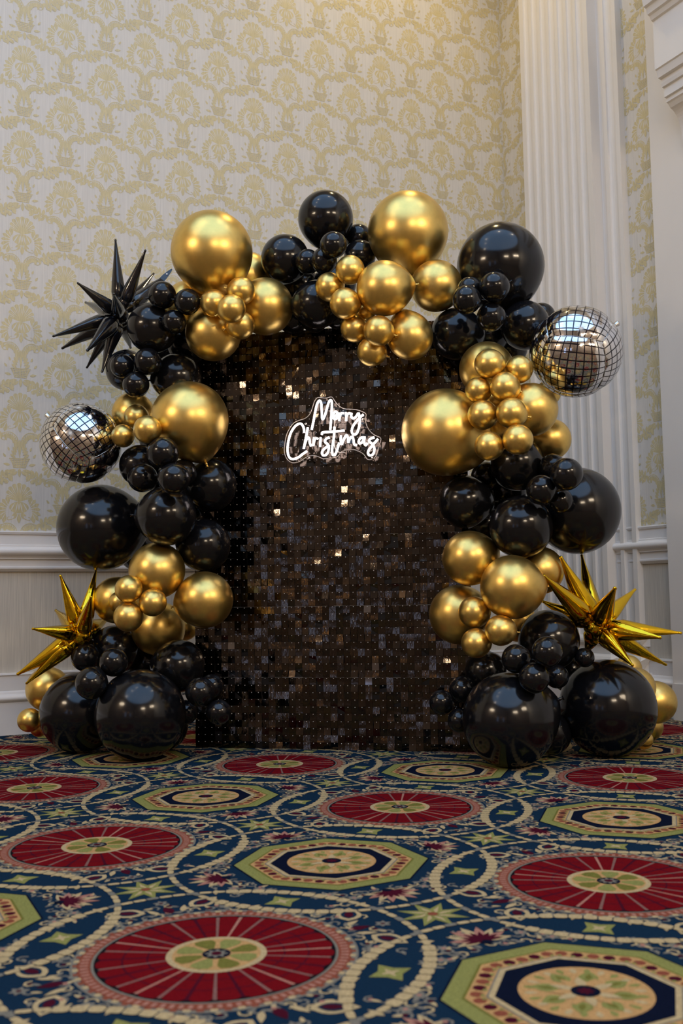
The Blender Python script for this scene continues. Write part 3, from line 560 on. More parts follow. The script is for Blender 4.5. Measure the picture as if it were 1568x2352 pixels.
LAB = {
 'tl_big': 'large gold balloon crowning the shoulder beside the black spiky burst', 'tl_gap': 'gold balloon mostly hidden behind the large gold one on the burst-side shoulder', 'tl_sliver': 'gold balloon hidden under the large gold one, next to small black balloons',
 'tl_small': 'small gold balloon in the four-balloon cluster under the large gold shoulder balloon', 'tl_med': 'medium gold balloon wedged behind the four-balloon gold cluster on the burst-side shoulder',
 'star_med': 'medium black balloon pressed against the hub of the black burst', 'star_small': 'small black balloon perched between the black burst and the gold cluster', 'hid_tl': 'shaded black balloon tucked behind the shoulder gold balloons',
 'under_small': 'small black balloon in the trio hanging below the black burst', 'under_med': 'medium black balloon above the large gold balloon under the black burst', 'under_back': 'half-hidden black balloon behind the trio below the black burst',
 'l_gold_back': 'medium gold balloon behind small gold ones, next to the lower disco ball', 'l_gold_big': 'large gold balloon on the backdrop edge, level with the lower disco ball', 'l_gold_small': 'small gold balloon in the trio touching the lower disco ball',
 'l_blk_small': 'small black balloon in the cluster below the lower disco ball trio', 'l_blk_med_disco': 'medium black balloon tucked behind small ones against the lower disco ball', 'l_blk_med_edge': 'medium black balloon directly under the large gold one by the backdrop edge',
 'l_blk_big': 'large black balloon under the lower disco ball', 'l_blk_med_front': 'medium black balloon beside the large one under the lower disco ball', 'l_blk_med_low': 'medium black balloon above the gold one at the backdrop edge, below another black one',
 'll_gold_top': 'medium gold balloon below the black ones, topmost of the gold group with four-pointed cluster', 'll_gold_edge': 'medium gold balloon overlapping the backdrop edge above the black floor trio', 'll_gold_star': 'medium gold balloon behind the tips of the smaller gold burst', 'll_gold_low': 'medium gold balloon lowest of its group, above the floor-standing black balloons',
 'll_gold_gap': 'small gold balloon peeking out between gold and black near the backdrop edge', 'll_small': 'small gold balloon in the trio near the gold burst below the lower disco ball', 'll_small_back': 'small gold balloon hidden behind the gold trio by the smaller gold burst',
 'll_blk_med': 'medium black balloon behind the hub side of the gold burst near the lower disco ball', 'll_blk_small': 'small black balloon in the trio beside the gold burst, on top of large black ones', 'll_blk_edge': 'medium black balloon over the floor trio beside the backdrop edge', 'hid_ll': 'shaded black balloon deep behind the large floor-standing one near the disco ball side',
 'll_big_back': 'large black balloon on the carpet below the gold burst, behind its larger neighbour', 'll_big_front': 'large black balloon standing in front on the carpet beside the black floor trio', 'll_trio': 'small black balloon in the trio before the lower corner of the backdrop', 'll_peek': 'small black balloon peeking out behind the large one near the floor trio', 'll_peek_low': 'dark balloon behind the large black one, low on the carpet by the backdrop corner',
 'll_gold_floor': 'medium gold balloon beneath the burst tips, next to the baseboard', 'll_gold_tiny': 'small gold balloon low by the baseboard under the medium gold one',
 'c_blk_top': 'medium black balloon standing highest on the crown of the arch', 'c_blk_left': 'medium black balloon on the crown next to the gold shoulder', 'c_small': 'small black balloon in the trio on the crown of the arch', 'c_blk_peek': 'black balloon half hidden behind the large gold crown balloon',
 'c_blk_low': 'medium black balloon hanging over the top edge of the backdrop', 'hid_c': 'shaded black balloon deep inside the crown of the arch', 'c_trio': 'small gold balloon in the crown trio beside the medium gold one', 'c_drop': 'small gold balloon in the trio hanging over the top of the backdrop',
 'c_gold_front': 'medium gold balloon in front at the crown, below the large gold one', 'c_gold_right': 'medium gold balloon between the large gold crown balloon and the large black one', 'c_gold_big': 'large gold pear-shaped balloon on top of the crown', 'c_gold_egg': 'egg-shaped gold balloon hanging over the backdrop from the crown', 'c_gold_gap': 'small shaded gold balloon in a gap of the crown cluster',
 'r_blk_big': 'large black balloon in front of the fluted pilaster at the shoulder of the arch', 'r_small': 'small black balloon in the cluster below the large black shoulder balloon', 'r_blk_med_l': 'medium black balloon over the backdrop corner beside the egg-shaped gold one', 'r_blk_med_r': 'medium black balloon next to the upper disco ball', 'r_blk_peek': 'black balloon peeking out behind the upper disco ball', 'hid_r': 'shaded black balloon behind the small black shoulder cluster',
 'r_gold_back': 'medium gold balloon behind the small gold ones near the upper disco ball', 'r_gold_small': 'small gold balloon in the column of eight beside the upper disco ball', 'r_gold_med': 'medium gold balloon directly below the upper disco ball', 'r_gold_peek': 'gold balloon just showing under the upper disco ball', 'r_gold_wall': 'gold balloon before the pilaster below the upper disco ball', 'r_gold_big': 'large gold balloon lit by the neon sign, on the backdrop edge',
 'r_blk_mid': 'medium black balloon under the column of eight small gold ones', 'r_blk_edge': 'medium black balloon below the neon-lit large gold one', 'r_blk_small': 'small black balloon in the trio on the large black one by the pilaster', 'r_blk_tuck': 'small black balloon tucked between the gold balloon and the black trio', 'r_blk_bigball': 'large black balloon before the pilaster, above the larger gold burst', 'r_blk_front': 'medium black balloon over the gold ones beside the large black pilaster-side balloon',
 'lr_gold_edge': 'medium gold balloon on the backdrop edge below black ones on the pilaster side', 'lr_gold_front': 'medium gold balloon in front, next to the tips of the larger gold burst', 'lr_gold_back': 'gold balloon half hidden behind the tips of the larger gold burst', 'lr_gold_low': 'medium gold balloon behind the small gold trio on the pilaster side', 'lr_small': 'small gold balloon in the trio below the neon side of the pilaster column',
 'lr_blk_med': 'medium black balloon beside the hub of the larger gold burst', 'lr_blk_small': 'small black balloon in the cluster on top of the two largest black balloons', 'lr_blk_tuck': 'shaded black balloon under the gold trio on the pilaster side', 'lr_pair': 'small black balloon in the pair at the pilaster-side foot of the backdrop', 'lr_peek': 'black balloon peeking from behind the largest black one at the backdrop foot',
 'lr_big_front': 'largest black balloon standing on the carpet in front of the backdrop corner', 'lr_big_right': 'large black balloon on the carpet under the larger gold burst', 'lr_between': 'shaded black balloon on the carpet between the two largest black ones', 'lr_bead': 'small black balloon in the gap below the larger gold burst', 'lr_gold_side': 'gold balloon behind the large black one under the larger gold burst', 'lr_gold_out': 'gold balloon outermost beside the white pier', 'lr_gold_floor': 'small gold balloon low on the carpet by the white pier', 'lr_gold_sliver': 'small gold balloon barely showing under the large black one on the carpet', 'lr_gold_under': 'gold balloon just behind the downward tips of the larger gold burst',
}
LAB.update({
 'hid_c2': 'shaded black balloon in the gap below the left-most black crown balloon'.replace('left-most ', 'outer '), 'hid_r2': 'shaded black balloon in the gap under the column of eight small gold ones', 'hid_rg': 'shaded gold balloon deep behind the column of eight small gold ones', 'hid_r3': 'shaded black balloon behind the large black pilaster-side one',
 'hid_l': 'shaded black balloon behind the small black cluster below the lower disco ball', 'hid_l2': 'shaded black balloon in the gap between three medium black ones at the backdrop edge', 'hid_lg': 'shaded gold balloon behind the gold trio by the smaller burst', 'hid_l3': 'shaded black balloon squeezed between the large black one and the gold group',
 'hid_lr': 'shaded black balloon in the gap under the hub of the larger gold burst', 'hid_lrg': 'shaded gold balloon behind the gold trio on the pilaster side', 'hid_tl2': 'shaded black balloon behind the medium one at the black burst hub', 'hid_l4': 'shaded black balloon behind the large gold one level with the lower disco ball', 'hid_r4': 'shaded black balloon above the medium gold one near the upper disco ball',
 'hid_c5': 'shaded black balloon at the backdrop top edge under the hanging medium black one', 'hid_c3': 'shaded black balloon over the backdrop top edge beside the medium gold one', 'hid_c4': 'shaded black balloon over the backdrop top edge behind the gold crown trio',
 'hid_r5': 'small shaded black balloon under the neon-lit large gold one', 'hid_r6': 'shaded black balloon between the medium black ones below the neon-lit gold one', 'hid_rg2': 'shaded gold balloon showing through the gaps of the column of eight',
 'tl_small': ['small gold balloon, topmost of the four-balloon cluster under the large gold shoulder balloon', 'small gold balloon of the shoulder cluster nearest the small black balloons', 'small gold balloon standing forward in the middle of the shoulder cluster', 'small gold balloon, lowest of the four-balloon shoulder cluster'],
 'tl_med': ['medium gold balloon over the top corner of the backdrop, under the shoulder cluster', 'medium gold balloon between the shoulder cluster and the black crown balloons'],
 'star_small': ['small black balloon, topmost, beside the filling tab of the black burst', 'small black balloon touching the large gold shoulder balloon', 'small black balloon in front of the medium one at the black burst hub'],
 'under_small': ['small black balloon of the trio nearest the downward tips of the black burst', 'small black balloon, topmost of the trio below the black burst', 'small black balloon, lowest of the trio below the black burst'],
 'l_gold_small': ['small gold balloon, topmost of the trio at the lower disco ball', 'small gold balloon touching the lower disco ball', 'small gold balloon of the disco-ball trio touching the large gold one'],
 'l_blk_small': ['small black balloon, topmost of the cluster, under the large gold backdrop-edge balloon', 'small black balloon of that cluster nearest the lower disco ball', 'small black balloon resting on the medium black one beside the largest of the column', 'small black balloon half hidden behind its cluster, next to the backdrop edge'],
 'll_small': ['small gold balloon, topmost of the trio near the smaller gold burst', 'small gold balloon of the trio between two medium gold ones', 'small gold balloon, lowest of the trio near the smaller gold burst'],
 'll_blk_small': ['small black balloon touching the hub of the smaller gold burst', 'small black balloon of the trio in front of the medium black one behind the burst', 'small black balloon, lowest of the trio, resting on two large floor balloons'],
 'll_trio': ['small black balloon, largest of the trio at the lower backdrop corner', 'small black balloon half hidden in the trio at the lower backdrop corner', 'small black balloon, lowest of the trio at the lower backdrop corner'],
 'll_gold_tiny': ['small gold balloon outermost by the baseboard under the medium gold one', 'small gold balloon squeezed against the large black one near the baseboard', 'small dim gold balloon lying on the carpet by the baseboard'],
 'c_small': ['small black balloon of the crown trio touching the outer medium black one', 'small black balloon in the middle of the crown trio', 'small black balloon, topmost of the crown trio, under the highest black balloon'],
 'c_blk_peek': ['small black balloon peeking out high behind the large gold crown balloon', 'black balloon peeking out low behind the large gold crown balloon'],
 'c_trio': ['small gold balloon, topmost of the crown trio', 'small gold balloon of the crown trio over the black balloon', 'small gold balloon, lowest of the crown trio beside the medium gold one'],
 'c_drop': ['small gold balloon of the hanging trio nearest the crown trio', 'small gold balloon standing forward in the hanging trio beside the egg-shaped one', 'small gold balloon hanging lowest in front of the shimmer wall'],
 'r_small': ['small black balloon overlapping the large black shoulder balloon', 'small black balloon touching the medium gold crown balloon', 'small black balloon half hidden behind its cluster by the medium gold crown balloon', 'small black balloon, lowest of the cluster below the large black shoulder balloon'],
 'r_gold_small': ['small gold balloon, topmost of the column of eight, before a medium gold one', 'small gold balloon touching the upper disco ball', 'small gold balloon just above the neon-lit large gold one', 'small gold balloon standing forward below the one touching the upper disco ball', 'small gold balloon overlapping the upper side of the neon-lit large gold one', 'small gold balloon overlapping the medium gold one below the upper disco ball', 'small gold balloon, lowest of the column of eight, against the neon-lit large gold one', 'small gold balloon resting on the medium black one under the column of eight'],
 'r_blk_small': ['small black balloon, topmost of the trio on the large black pilaster-side one', 'small black balloon of the trio over the medium black ones', 'small black balloon, lowest of the trio on the large black pilaster-side one'],
 'lr_small': ['small gold balloon, topmost of the trio above the two largest black ones', 'small gold balloon of the trio touching the medium black one at the burst hub', 'small gold balloon, lowest of the trio above the two largest black ones'],
 'lr_blk_small': ['small black balloon of the floor cluster under the gold trio', 'small black balloon in front of the medium one beside the larger gold burst', 'small black balloon resting on the largest black one', 'small black balloon half hidden between the two largest black ones'],
 'lr_pair': ['small black balloon of the pair touching the largest black one', 'small black balloon of the pair lying before the shimmer wall'],
})
FIX = {'ll_big_front': 4.08, 'll_big_back': 4.305, 'lr_big_front': 3.79, 'lr_big_right': 3.995, 'lr_gold_floor': 4.37, 'll_peek_low': 4.342, 'lr_between': 3.97, 'lr_gold_sliver': 4.068}
def base_depth(x): return 4.30 + (x - 300) * (3.97 - 4.30) / 950
N = len(BAL)
# the two foil balls press against the latex ones, so they take part in the settling too
SPH = [tuple(b[:4]) + (b[5],) for b in BAL] + [(1322, 808, 107, 4.5, 'disco_upper'), (186, 1018, 94, 3.5, 'disco_lower')]
NS = len(SPH)
cx = np.array([b[0] for b in SPH]); cy = np.array([b[1] for b in SPH]); cr0 = np.array([float(b[2]) for b in SPH]); ly = np.array([float(b[3]) for b in SPH])
dep = np.array([FIX.get(b[4], {'disco_upper': 3.95, 'disco_lower': 4.28}.get(b[4], base_depth(b[0]) + .14 - .085 * b[3] + (.05 if b[2] > 85 else 0))) for b in SPH])
fixd = np.array([b[4] in FIX for b in SPH])
dep0 = dep.copy()
rays = np.array([tuple(px_ray(b[0], b[1]) / px_ray(b[0], b[1]).y) for b in SPH])
cr = cr0 * 1.012 * (math.cos(PITCH) + rays[:, 2] * math.sin(PITCH))
hid = np.array([b[4].startswith('hid_') for b in SPH])
pan_y = lambda X: 4.397 + (X + .6478) * (4.1434 - 4.397) / 1.1863
PAIRS = [(i, j) for i in range(NS) for j in range(i + 1, NS) if math.hypot(cx[i] - cx[j], cy[i] - cy[j]) < (cr[i] + cr[j]) * 1.05]
FRONT = {}
for i, j in PAIRS: FRONT[(i, j)] = (i, j) if (ly[i], dep0[j]) > (ly[j], dep0[i]) else (j, i)
IT = 520
for it in range(IT):
    P = rays * dep[:, None]; rad = cr * dep / F; mv = np.zeros(NS); ct = np.zeros(NS); best = [(9., None)] * NS
    for i, j in PAIRS:
        dd = P[i] - P[j]; d2 = dd[0] ** 2 + dd[2] ** 2; need = (.975 * (rad[i] + rad[j])) ** 2 - d2
        if need <= 0: continue
        need = math.sqrt(need); a, b_ = FRONT[(i, j)]; gap = dep[b_] - dep[a]; e = need - gap
        wa, wb_ = (0 if fixd[a] else 1 / (.3 + rad[a] * 5)), (0 if fixd[b_] else (3 if hid[b_] else 1) / (.3 + rad[b_] * 5))
        if e > 0:
            if wa + wb_ == 0: continue
            mv[a] -= e * wa / (wa + wb_); ct[a] += 1; mv[b_] += e * wb_ / (wa + wb_); ct[b_] += 1
        for q, sg in ((a, 1), (b_, -1)):
            if abs(e) < abs(best[q][0]) and e < 0: best[q] = (-e, sg)
            elif e >= 0: best[q] = (0., None)
    dep = dep + np.where(ct > 0, mv / np.maximum(ct, 1), 0) * .7
    if it < IT // 2: dep = np.where(fixd, dep, dep + (dep0 - dep) * .02)
    if it > IT // 4:                                                              # nothing hangs free: close up to the nearest neighbour
        for q in range(NS):
            if not fixd[q] and ct[q] == 0 and best[q][1] is not None and 0 < best[q][0] < .4: dep[q] += best[q][1] * best[q][0] * .25
    for i in range(NS):                                                            # stay in front of the backdrop and above the floor
        if fixd[i]: continue
        X_p, Zp, rr = rays[i][0] * dep[i], H + rays[i][2] * dep[i], cr[i] * dep[i] / F
        if -.66 - rr * .55 < X_p < .55 + rr * .55 and Zp - rr * .6 < 1.82: dep[i] = min(dep[i], pan_y(X_p) - rr * .97 - .008)
        if rays[i][2] < 0 and H + rays[i][2] * dep[i] < rr: dep[i] = H / (cr[i] / F - rays[i][2])
    if it > IT * .6 and it % 10 == 0:                                              # inner balloons are soft: let them give way
        rad = cr * dep / F; P = rays * dep[:, None]
        for i, j in PAIRS:
            pen = rad[i] + rad[j] - np.linalg.norm(P[i] - P[j])
            for q in (i, j):
                if hid[q] and pen > .12 * rad[q] and cr[q] > cr0[q] * .55: cr[q] *= .97
BPOS = [CAM + Vector(tuple(rays[i])) * float(dep[i]) for i in range(N)]
BRAD = [float(cr[i] * dep[i] / F) * 1.0 for i in range(N)]

def balloon_mesh(name, pear, m):                                       # round body drawn out to a short neck along -Z
    v, f = [], []; ns, nr = 40, 30
    for k in range(nr + 1):
        ph = PI * k / nr; r, z = math.sin(ph), math.cos(ph); t = max(0, (ph - .52 * PI) / (.48 * PI))
        z = z * (1 + pear * t ** 2.2); r = r * (1 - pear * .55 * t ** 1.5) + .035 * t ** 10
        z = z * .995 + .02 * (1 - t)
        for a in range(ns): v.append((r * math.cos(2 * PI * a / ns), r * math.sin(2 * PI * a / ns), z))
    for k in range(nr):
        for a in range(ns): f.append([k * ns + a, (k + 1) * ns + a, (k + 1) * ns + (a + 1) % ns, k * ns + (a + 1) % ns])
    me = pydata(name, v, f, True); me.materials.append(m); return me
def knot_mesh(name, m):                                               # tied knot with a flared lip
    b = MB(); pts = [(0, 0, .10), (0, 0, .04), (0, 0, .0), (0, 0, -.05), (0, 0, -.09), (0, 0, -.14), (0, 0, -.19), (0, 0, -.20)]
    b.tube(pts, 0, 12, True, [.05, .035, .055, .075, .055, .05, .095, .10]); me = pydata(name, b.v, b.f, True); me.materials.append(m); return me
BM_ = {(c, p): balloon_mesh('balloon', pv, M['gold' if c == 'g' else 'black']) for c in 'gb' for p, pv in ((0, .07), (1, .14), (2, .26))}
KM = {c: knot_mesh('knot', M['gold' if c == 'g' else 'black']) for c in 'gb'}
PV = {0: .07, 1: .14, 2: .26}
count = {}
for b in BAL: count[b[5]] = count.get(b[5], 0) + 1
BR_ = random.Random(11)
for i, (x, y, r, L, c, key, neck) in enumerate(BAL):
    kind = 0 if r < 40 else 1
    if key in ('c_gold_big', 'c_gold_egg'): kind = 2
    o = obj('balloon', BM_[(c, kind)]); rr = BRAD[i]
    if neck: d = Vector((neck[0], .25, -neck[1]))
    elif -.75 < BPOS[i].x < .65 and BPOS[i].z < 1.9: d = Vector((-1 if BPOS[i].x < -.05 else 1, .15, BR_.uniform(-.4, .4)))
    else: d = Vector((BR_.uniform(-.5, .5), 1, BR_.uniform(-.5, .4)))
    d.normalize()
    if key in ('c_gold_egg',): sc = (rr * .97, rr * .97, rr * 1.05)
    else: sc = (rr * BR_.uniform(.99, 1.01), rr * BR_.uniform(.99, 1.01), rr * BR_.uniform(.99, 1.02))
    o.rotation_mode = 'QUATERNION'; o.rotation_quaternion = d.to_track_quat('-Z', 'Y'); o.scale = sc; o.location = BPOS[i]
    lb = LAB[key]
    tag(o, lb.pop(0) if isinstance(lb, list) else lb, 'balloon', '%s %s balloons of the arch' % ('small' if r < 40 else 'medium' if r < 80 else 'large', 'gold' if c == 'g' else 'black'))
    k = obj('knot', KM[c], o); k.location = (0, 0, -(1 + PV[kind]) * .995); ks = max(.55, min(1.3, .055 / rr)); k.scale = (ks, ks, ks)

# ------------------------------------------------------------------ sequin tiles and pegs
def occluded(px, py):
    for i in range(N):
        if (px - cx[i]) ** 2 + (py - cy[i]) ** 2 < (cr[i] * .92) ** 2: return True
    return 650 < px < 880 and 905 < py < 1065
cand = []
for i in range(40):
    for j in range(60):
        P = BL + bx * ((i + .5) * PT) + Z * ((j + .5) * PT); q = to_px(P)
        cand.append((occluded(*q), P.y, i, j))
single = {(c[2], c[3]) for c in sorted(c for c in cand if not c[0])[:300]}
tv, tf, tm = [], [], []
pv, pf = [], []
for i in range(40):
    for j in range(60):
        org = bp(i + .5, j + 1, .0); m = tile_rot(); k = TR.randrange(len(variants))
        org2 = org - Z * .0035
        if TR.random() < .012 and (i, j) not in single:
            pass
        elif (i, j) in single:
            par = panels[(i // 10, j // 10)]
            o = obj('sequin_tile', vm[k], par); o.location = org2 - par.location; o.rotation_euler = m.to_euler()
        else:
            b0 = len(tv); tv += [m @ p + org2 for p in variants[k][0]]; tf += [[q + b0 for q in f] for f in variants[k][1]]; tm += [1 if TR.random() < .012 else 0] * len(variants[k][1])
        b0 = len(pv); c = org2 + bn * .0034
        for a in range(6): pv.append(c + bx * (.0017 * math.cos(a * PI / 3)) + Z * (.0017 * math.sin(a * PI / 3)))
        for a in range(6): pv.append(c - bn * .006 + bx * (.0017 * math.cos(a * PI / 3)) + Z * (.0017 * math.sin(a * PI / 3)))
        pf.append([b0 + a for a in range(6)])
        for a in range(6): pf.append([b0 + a, b0 + 6 + a, b0 + 6 + (a + 1) % 6, b0 + (a + 1) % 6])
o = obj('sequin_tile_field', pydata('sequin_tile_field', tv, tf, True, tm), sw, [M['sequin'], M['sequin_pale']]); o['kind'] = 'stuff'
o = obj('tile_pegs', pydata('tile_pegs', pv, pf), sw, [M['peg']]); o['kind'] = 'stuff'

# ------------------------------------------------------------------ neon sign
def smooth_path(P, n=6):
    P = [Vector(p) for p in P]; out = []
    for i in range(len(P) - 1):
        a, b, c, d = P[max(i - 1, 0)], P[i], P[i + 1], P[min(i + 2, len(P) - 1)]
        for k in range(n):
            t = k / n; out.append(.5 * ((2 * b) + (c - a) * t + (2 * a - 5 * b + 4 * c - d) * t * t + (3 * b - a - 3 * c + d) * t ** 3))
    out.append(P[-1]); return out
sgn_o = BL + bn * .045
def sp(p, off=0): return on_plane(640 + p[0] / 6.03, 890 + p[1] / 6.03, sgn_o + bn * off, bn)
LET = [
 ('M', [[(455, 585), (488, 430), (520, 265), (548, 195), (572, 185), (588, 225), (595, 340), (600, 425), (615, 435), (642, 375), (680, 240), (706, 182), (730, 185), (735, 260), (726, 420), (712, 588)]]),
 ('e', [[(755, 400), (795, 388), (810, 352), (785, 335), (757, 368), (752, 412), (778, 438), (812, 422), (836, 388)]]),
 ('r', [[(836, 350), (842, 400), (838, 465)], [(842, 415), (862, 362), (898, 355)]]),
 ('r', [[(925, 345), (934, 400), (932, 465)], [(934, 415), (956, 365), (990, 358)]]),
 ('y', [[(1008, 352), (1003, 400), (1030, 428), (1068, 405), (1098, 355)], [(1105, 350), (1122, 440), (1112, 545), (1078, 635), (1032, 648), (1010, 608), (1026, 540), (1070, 475), (1120, 420), (1172, 372)]]),
 ('C', [[(352, 625), (346, 565), (320, 512), (282, 502), (222, 542), (162, 640), (127, 780), (124, 900), (150, 972), (200, 992), (270, 968), (332, 922), (390, 882)]]),
 ('h', [[(402, 555), (385, 650), (345, 850)], [(352, 815), (378, 735), (406, 695), (424, 712), (428, 765), (448, 812)]]),
 ('r', [[(490, 690), (482, 750), (478, 810)], [(484, 760), (508, 705), (545, 712)]]),
 ('i', [[(580, 690), (575, 760), (572, 820)]]),
 ('s', [[(700, 690), (655, 712), (640, 752), (680, 790), (692, 845), (672, 915), (625, 942), (598, 912), (618, 862), (700, 795)]]),
 ('t', [[(770, 545), (762, 700), (738, 850), (745, 928), (775, 932), (806, 870), (835, 765)], [(598, 655), (608, 622), (700, 616), (810, 606), (908, 596)]]),
 ('m', [[(862, 665), (858, 730), (872, 795)], [(872, 790), (902, 715), (935, 662), (955, 690), (962, 765)], [(962, 762), (985, 705), (1018, 682), (1034, 725), (1046, 790), (1078, 798)]]),
 ('a', [[(1176, 690), (1130, 702), (1106, 748), (1120, 775), (1158, 752), (1188, 685)], [(1188, 680), (1182, 755), (1202, 800), (1230, 768)]]),
 ('s', [[(1322, 690), (1268, 712), (1252, 748), (1298, 788), (1324, 850), (1308, 918), (1266, 942), (1236, 915), (1246, 868), (1298, 800), (1375, 712)]]),
]
M['neon'] = mat('lit_neon_tube', (1, 1, 1), .4, emit=((1.0, .86, .84), 5.0))
M['acrylic'] = mat('clear_acrylic', (.95, .96, .97), .03, 0, trans=1.0, ior=1.12, spec=.35)
M['edge'] = mat('polished_acrylic_edge', (.80, .70, .62), .15, .3, noise=((50, 50, 50), .1, 2))
M['steel'] = mat('steel_fixing', (.6, .58, .55), .25, 1.0, noise=((30, 30, 30), .1, 2))
ns_c = sp((745, 600)); ns = empty('neon_sign', ns_c); tag(ns, 'lit white script neon sign on clear acrylic hanging on the shimmer wall', 'neon sign')
for ch, strokes in LET:
    b = MB()
    for st in strokes: b.tube([sp(p, .012) - ns_c for p in smooth_path(st, 7)], .0047, 8)
    b.build('letter', M['neon'], ns, True)
OUT = [(75, 860), (85, 760), (110, 650), (160, 550), (210, 490), (280, 455), (360, 430), (420, 380), (460, 300), (490, 200), (530, 145), (570, 138), (650, 148), (710, 132), (745, 140), (785, 200), (840, 260), (910, 295), (1000, 300), (1090, 312), (1180, 345), (1210, 375), (1200, 440), (1215, 520), (1260, 600), (1330, 660), (1400, 690), (1415, 730), (1385, 820), (1360, 920), (1320, 980), (1270, 1000), (1220, 990), (1180, 930), (1110, 885), (1030, 860), (950, 865), (870, 890), (830, 940), (790, 970), (700, 980), (620, 990), (560, 965), (500, 945), (420, 950), (360, 980), (280, 1030), (190, 1045), (120, 1000), (85, 930), (75, 860)]
oc = smooth_path(OUT, 3)[:-1]
v = [sp(p, -.003) - ns_c for p in oc] + [sp(p, .003) - ns_c for p in oc]; n = len(oc)
f = [list(range(n)), list(range(n, 2 * n))[::-1]] + [[i, n + i, n + (i + 1) % n, (i + 1) % n] for i in range(n)]
me = pydata('acrylic_panel', v, f); bm = bmesh.new(); bm.from_mesh(me); bmesh.ops.triangulate(bm, faces=[q for q in bm.faces if len(q.verts) > 4]); bmesh.ops.recalc_face_normals(bm, faces=bm.faces); bm.to_mesh(me); bm.free()
obj('acrylic_panel', me, ns, [M['acrylic']])
b = MB(); b.tube([sp(p, 0) - ns_c for p in oc + oc[:1]], .0018, 6, False); b.build('panel_edge', M['edge'], ns, True)
for p in ((380, 505), (1170, 445), (430, 985), (1300, 985)):
    b = MB(); q = sp(p, 0) - ns_c; b.tube([q - bn * .045, q + bn * .004, q + bn * .004, q + bn * .010], .003, 10, True, [.003, .003, .0052, .0045]); b.build('standoff', M['steel'], ns, True)
b = MB(); b.tube([sp(p, .0) - ns_c for p in smooth_path([(925, 905), (860, 902), (820, 890), (790, 860), (768, 780), (768, 620), (770, 450), (765, 290)], 5)], .0022, 6); b.build('cable', M['edge'], ns, True)

# ------------------------------------------------------------------ spiky foil bursts
def burst(name, label, mt, hub, depth, L, base_r, tips, tail=None):
    c = at(hub[0], hub[1], depth); e = empty(name, c); tag(e, label, 'foil balloon', 'spiky foil burst balloons')
    k = depth / F; rb = base_r * k; Lm = L * k
    b = MB(); pts = []
    prof = [(0, .32), (.07, .50), (.13, .74), (.165, .84), (.18, .70), (.20, .90), (.27, 1.0), (.40, .86), (.60, .60), (.80, .33), (.93, .17), (.965, .15), (.985, .17), (1.0, .07)]
    hb = []
    for i_, tp in enumerate(tips):
        dx, dy, sg = tp[0] - hub[0], tp[1] - hub[1], tp[2]
        q2 = math.hypot(dx, dy); z = math.sqrt(max(0, L * L - q2 * q2)) * sg
        T = at(tp[0], tp[1], depth - z * k) - c; d = T.normalized(); ln = T.length
        up = d.orthogonal().normalized(); up = (Matrix.Rotation(rnd.uniform(0, PI), 3, d) @ up); w = d.cross(up)
        mb = MB(); n = 16
        for t, r in prof:
            for a in range(n):
                an = 2 * PI * a / n; q = 1 + (.16 if a % 8 == 0 else 0) * (1 if t > .19 else .3) + (-.07 if a % 4 == 2 else 0) + rnd.uniform(-.025, .025)
                mb.v.append(d * (ln * (.05 + .95 * t)) + up * (math.cos(an) * r * rb * q) + w * (math.sin(an) * r * rb * q * .93))
        for i in range(len(prof) - 1):
            for a in range(n): mb.f.append([i * n + a, i * n + (a + 1) % n, (i + 1) * n + (a + 1) % n, (i + 1) * n + a])
        mb.f.append(list(range(n))[::-1]); mb.f.append([(len(prof) - 1) * n + a for a in range(n)])
        mb.build('spike', mt, e, True)
    h = MB(); n, m_ = 20, 12                                            # crinkled hub
    for i in range(m_ + 1):
        ph = PI * i / m_
        for a in range(n): q = rb * 1.15 * (1 + rnd.uniform(-.12, .12)); h.v.append(Vector((math.sin(ph) * math.cos(2 * PI * a / n), math.sin(ph) * math.sin(2 * PI * a / n), math.cos(ph))) * q)
    for i in range(m_):
        for a in range(n): h.f.append([i * n + a, (i + 1) * n + a, (i + 1) * n + (a + 1) % n, i * n + (a + 1) % n])
    h.build('hub', mt, e, True)
    if tail:                                                            # flat filling tab at the end of one spike
        p0, p1 = at(tail[0][0], tail[0][1], depth + .09) - c, at(tail[1][0], tail[1][1], depth + .10) - c
        d = (p1 - p0).normalized(); w = d.cross(Y_).normalized(); nn = d.cross(w)
        t = MB(); prof2 = [(0, 1), (.3, .95), (.7, .62), (.92, .34), (1, .12)]; k2 = .0125
        for s_ in (-1, 1):
            for q, ww in prof2:
                for sx in (-1, 1): t.v.append(p0.lerp(p1, q) + w * (sx * ww * k2) + nn * (s_ * .0012))
        m2 = len(prof2) * 2
        for i in range(len(prof2) - 1):
            a = i * 2; t.f += [[a, a + 1, a + 3, a + 2], [m2 + a, m2 + a + 2, m2 + a + 3, m2 + a + 1], [a, a + 2, m2 + a + 2, m2 + a], [a + 1, m2 + a + 1, m2 + a + 3, a + 3]]
        t.f += [[0, m2, m2 + 1, 1], [m2 - 2, m2 - 1, 2 * m2 - 1, 2 * m2 - 2]]
        tb = t.build('filling_tab', mt, e)
        s = MB(); cc = p0.lerp(p1, .5) - Y_ * .004; s.tube([cc, cc - Y_ * .0012], .0042, 14); s.build('round_sticker', M['white_paint'], tb)
    return e
burst('foil_burst_balloon', 'black spiky foil burst balloon on the shoulder of the arch', M['foil_black'], (275, 724), 4.27, 180, 18,
      [(265, 549, .3), (334.7, 573, .6), (388, 628, -1), (354, 627, -1), (177, 649, .7), (195.5, 694, -1), (261, 675, 1), (120, 773, .6), (141, 801, -.7), (199, 806.5, 1), (198.6, 846, -.8), (233.7, 856, .3), (300, 800, -1)], ((372, 642), (395, 618)))
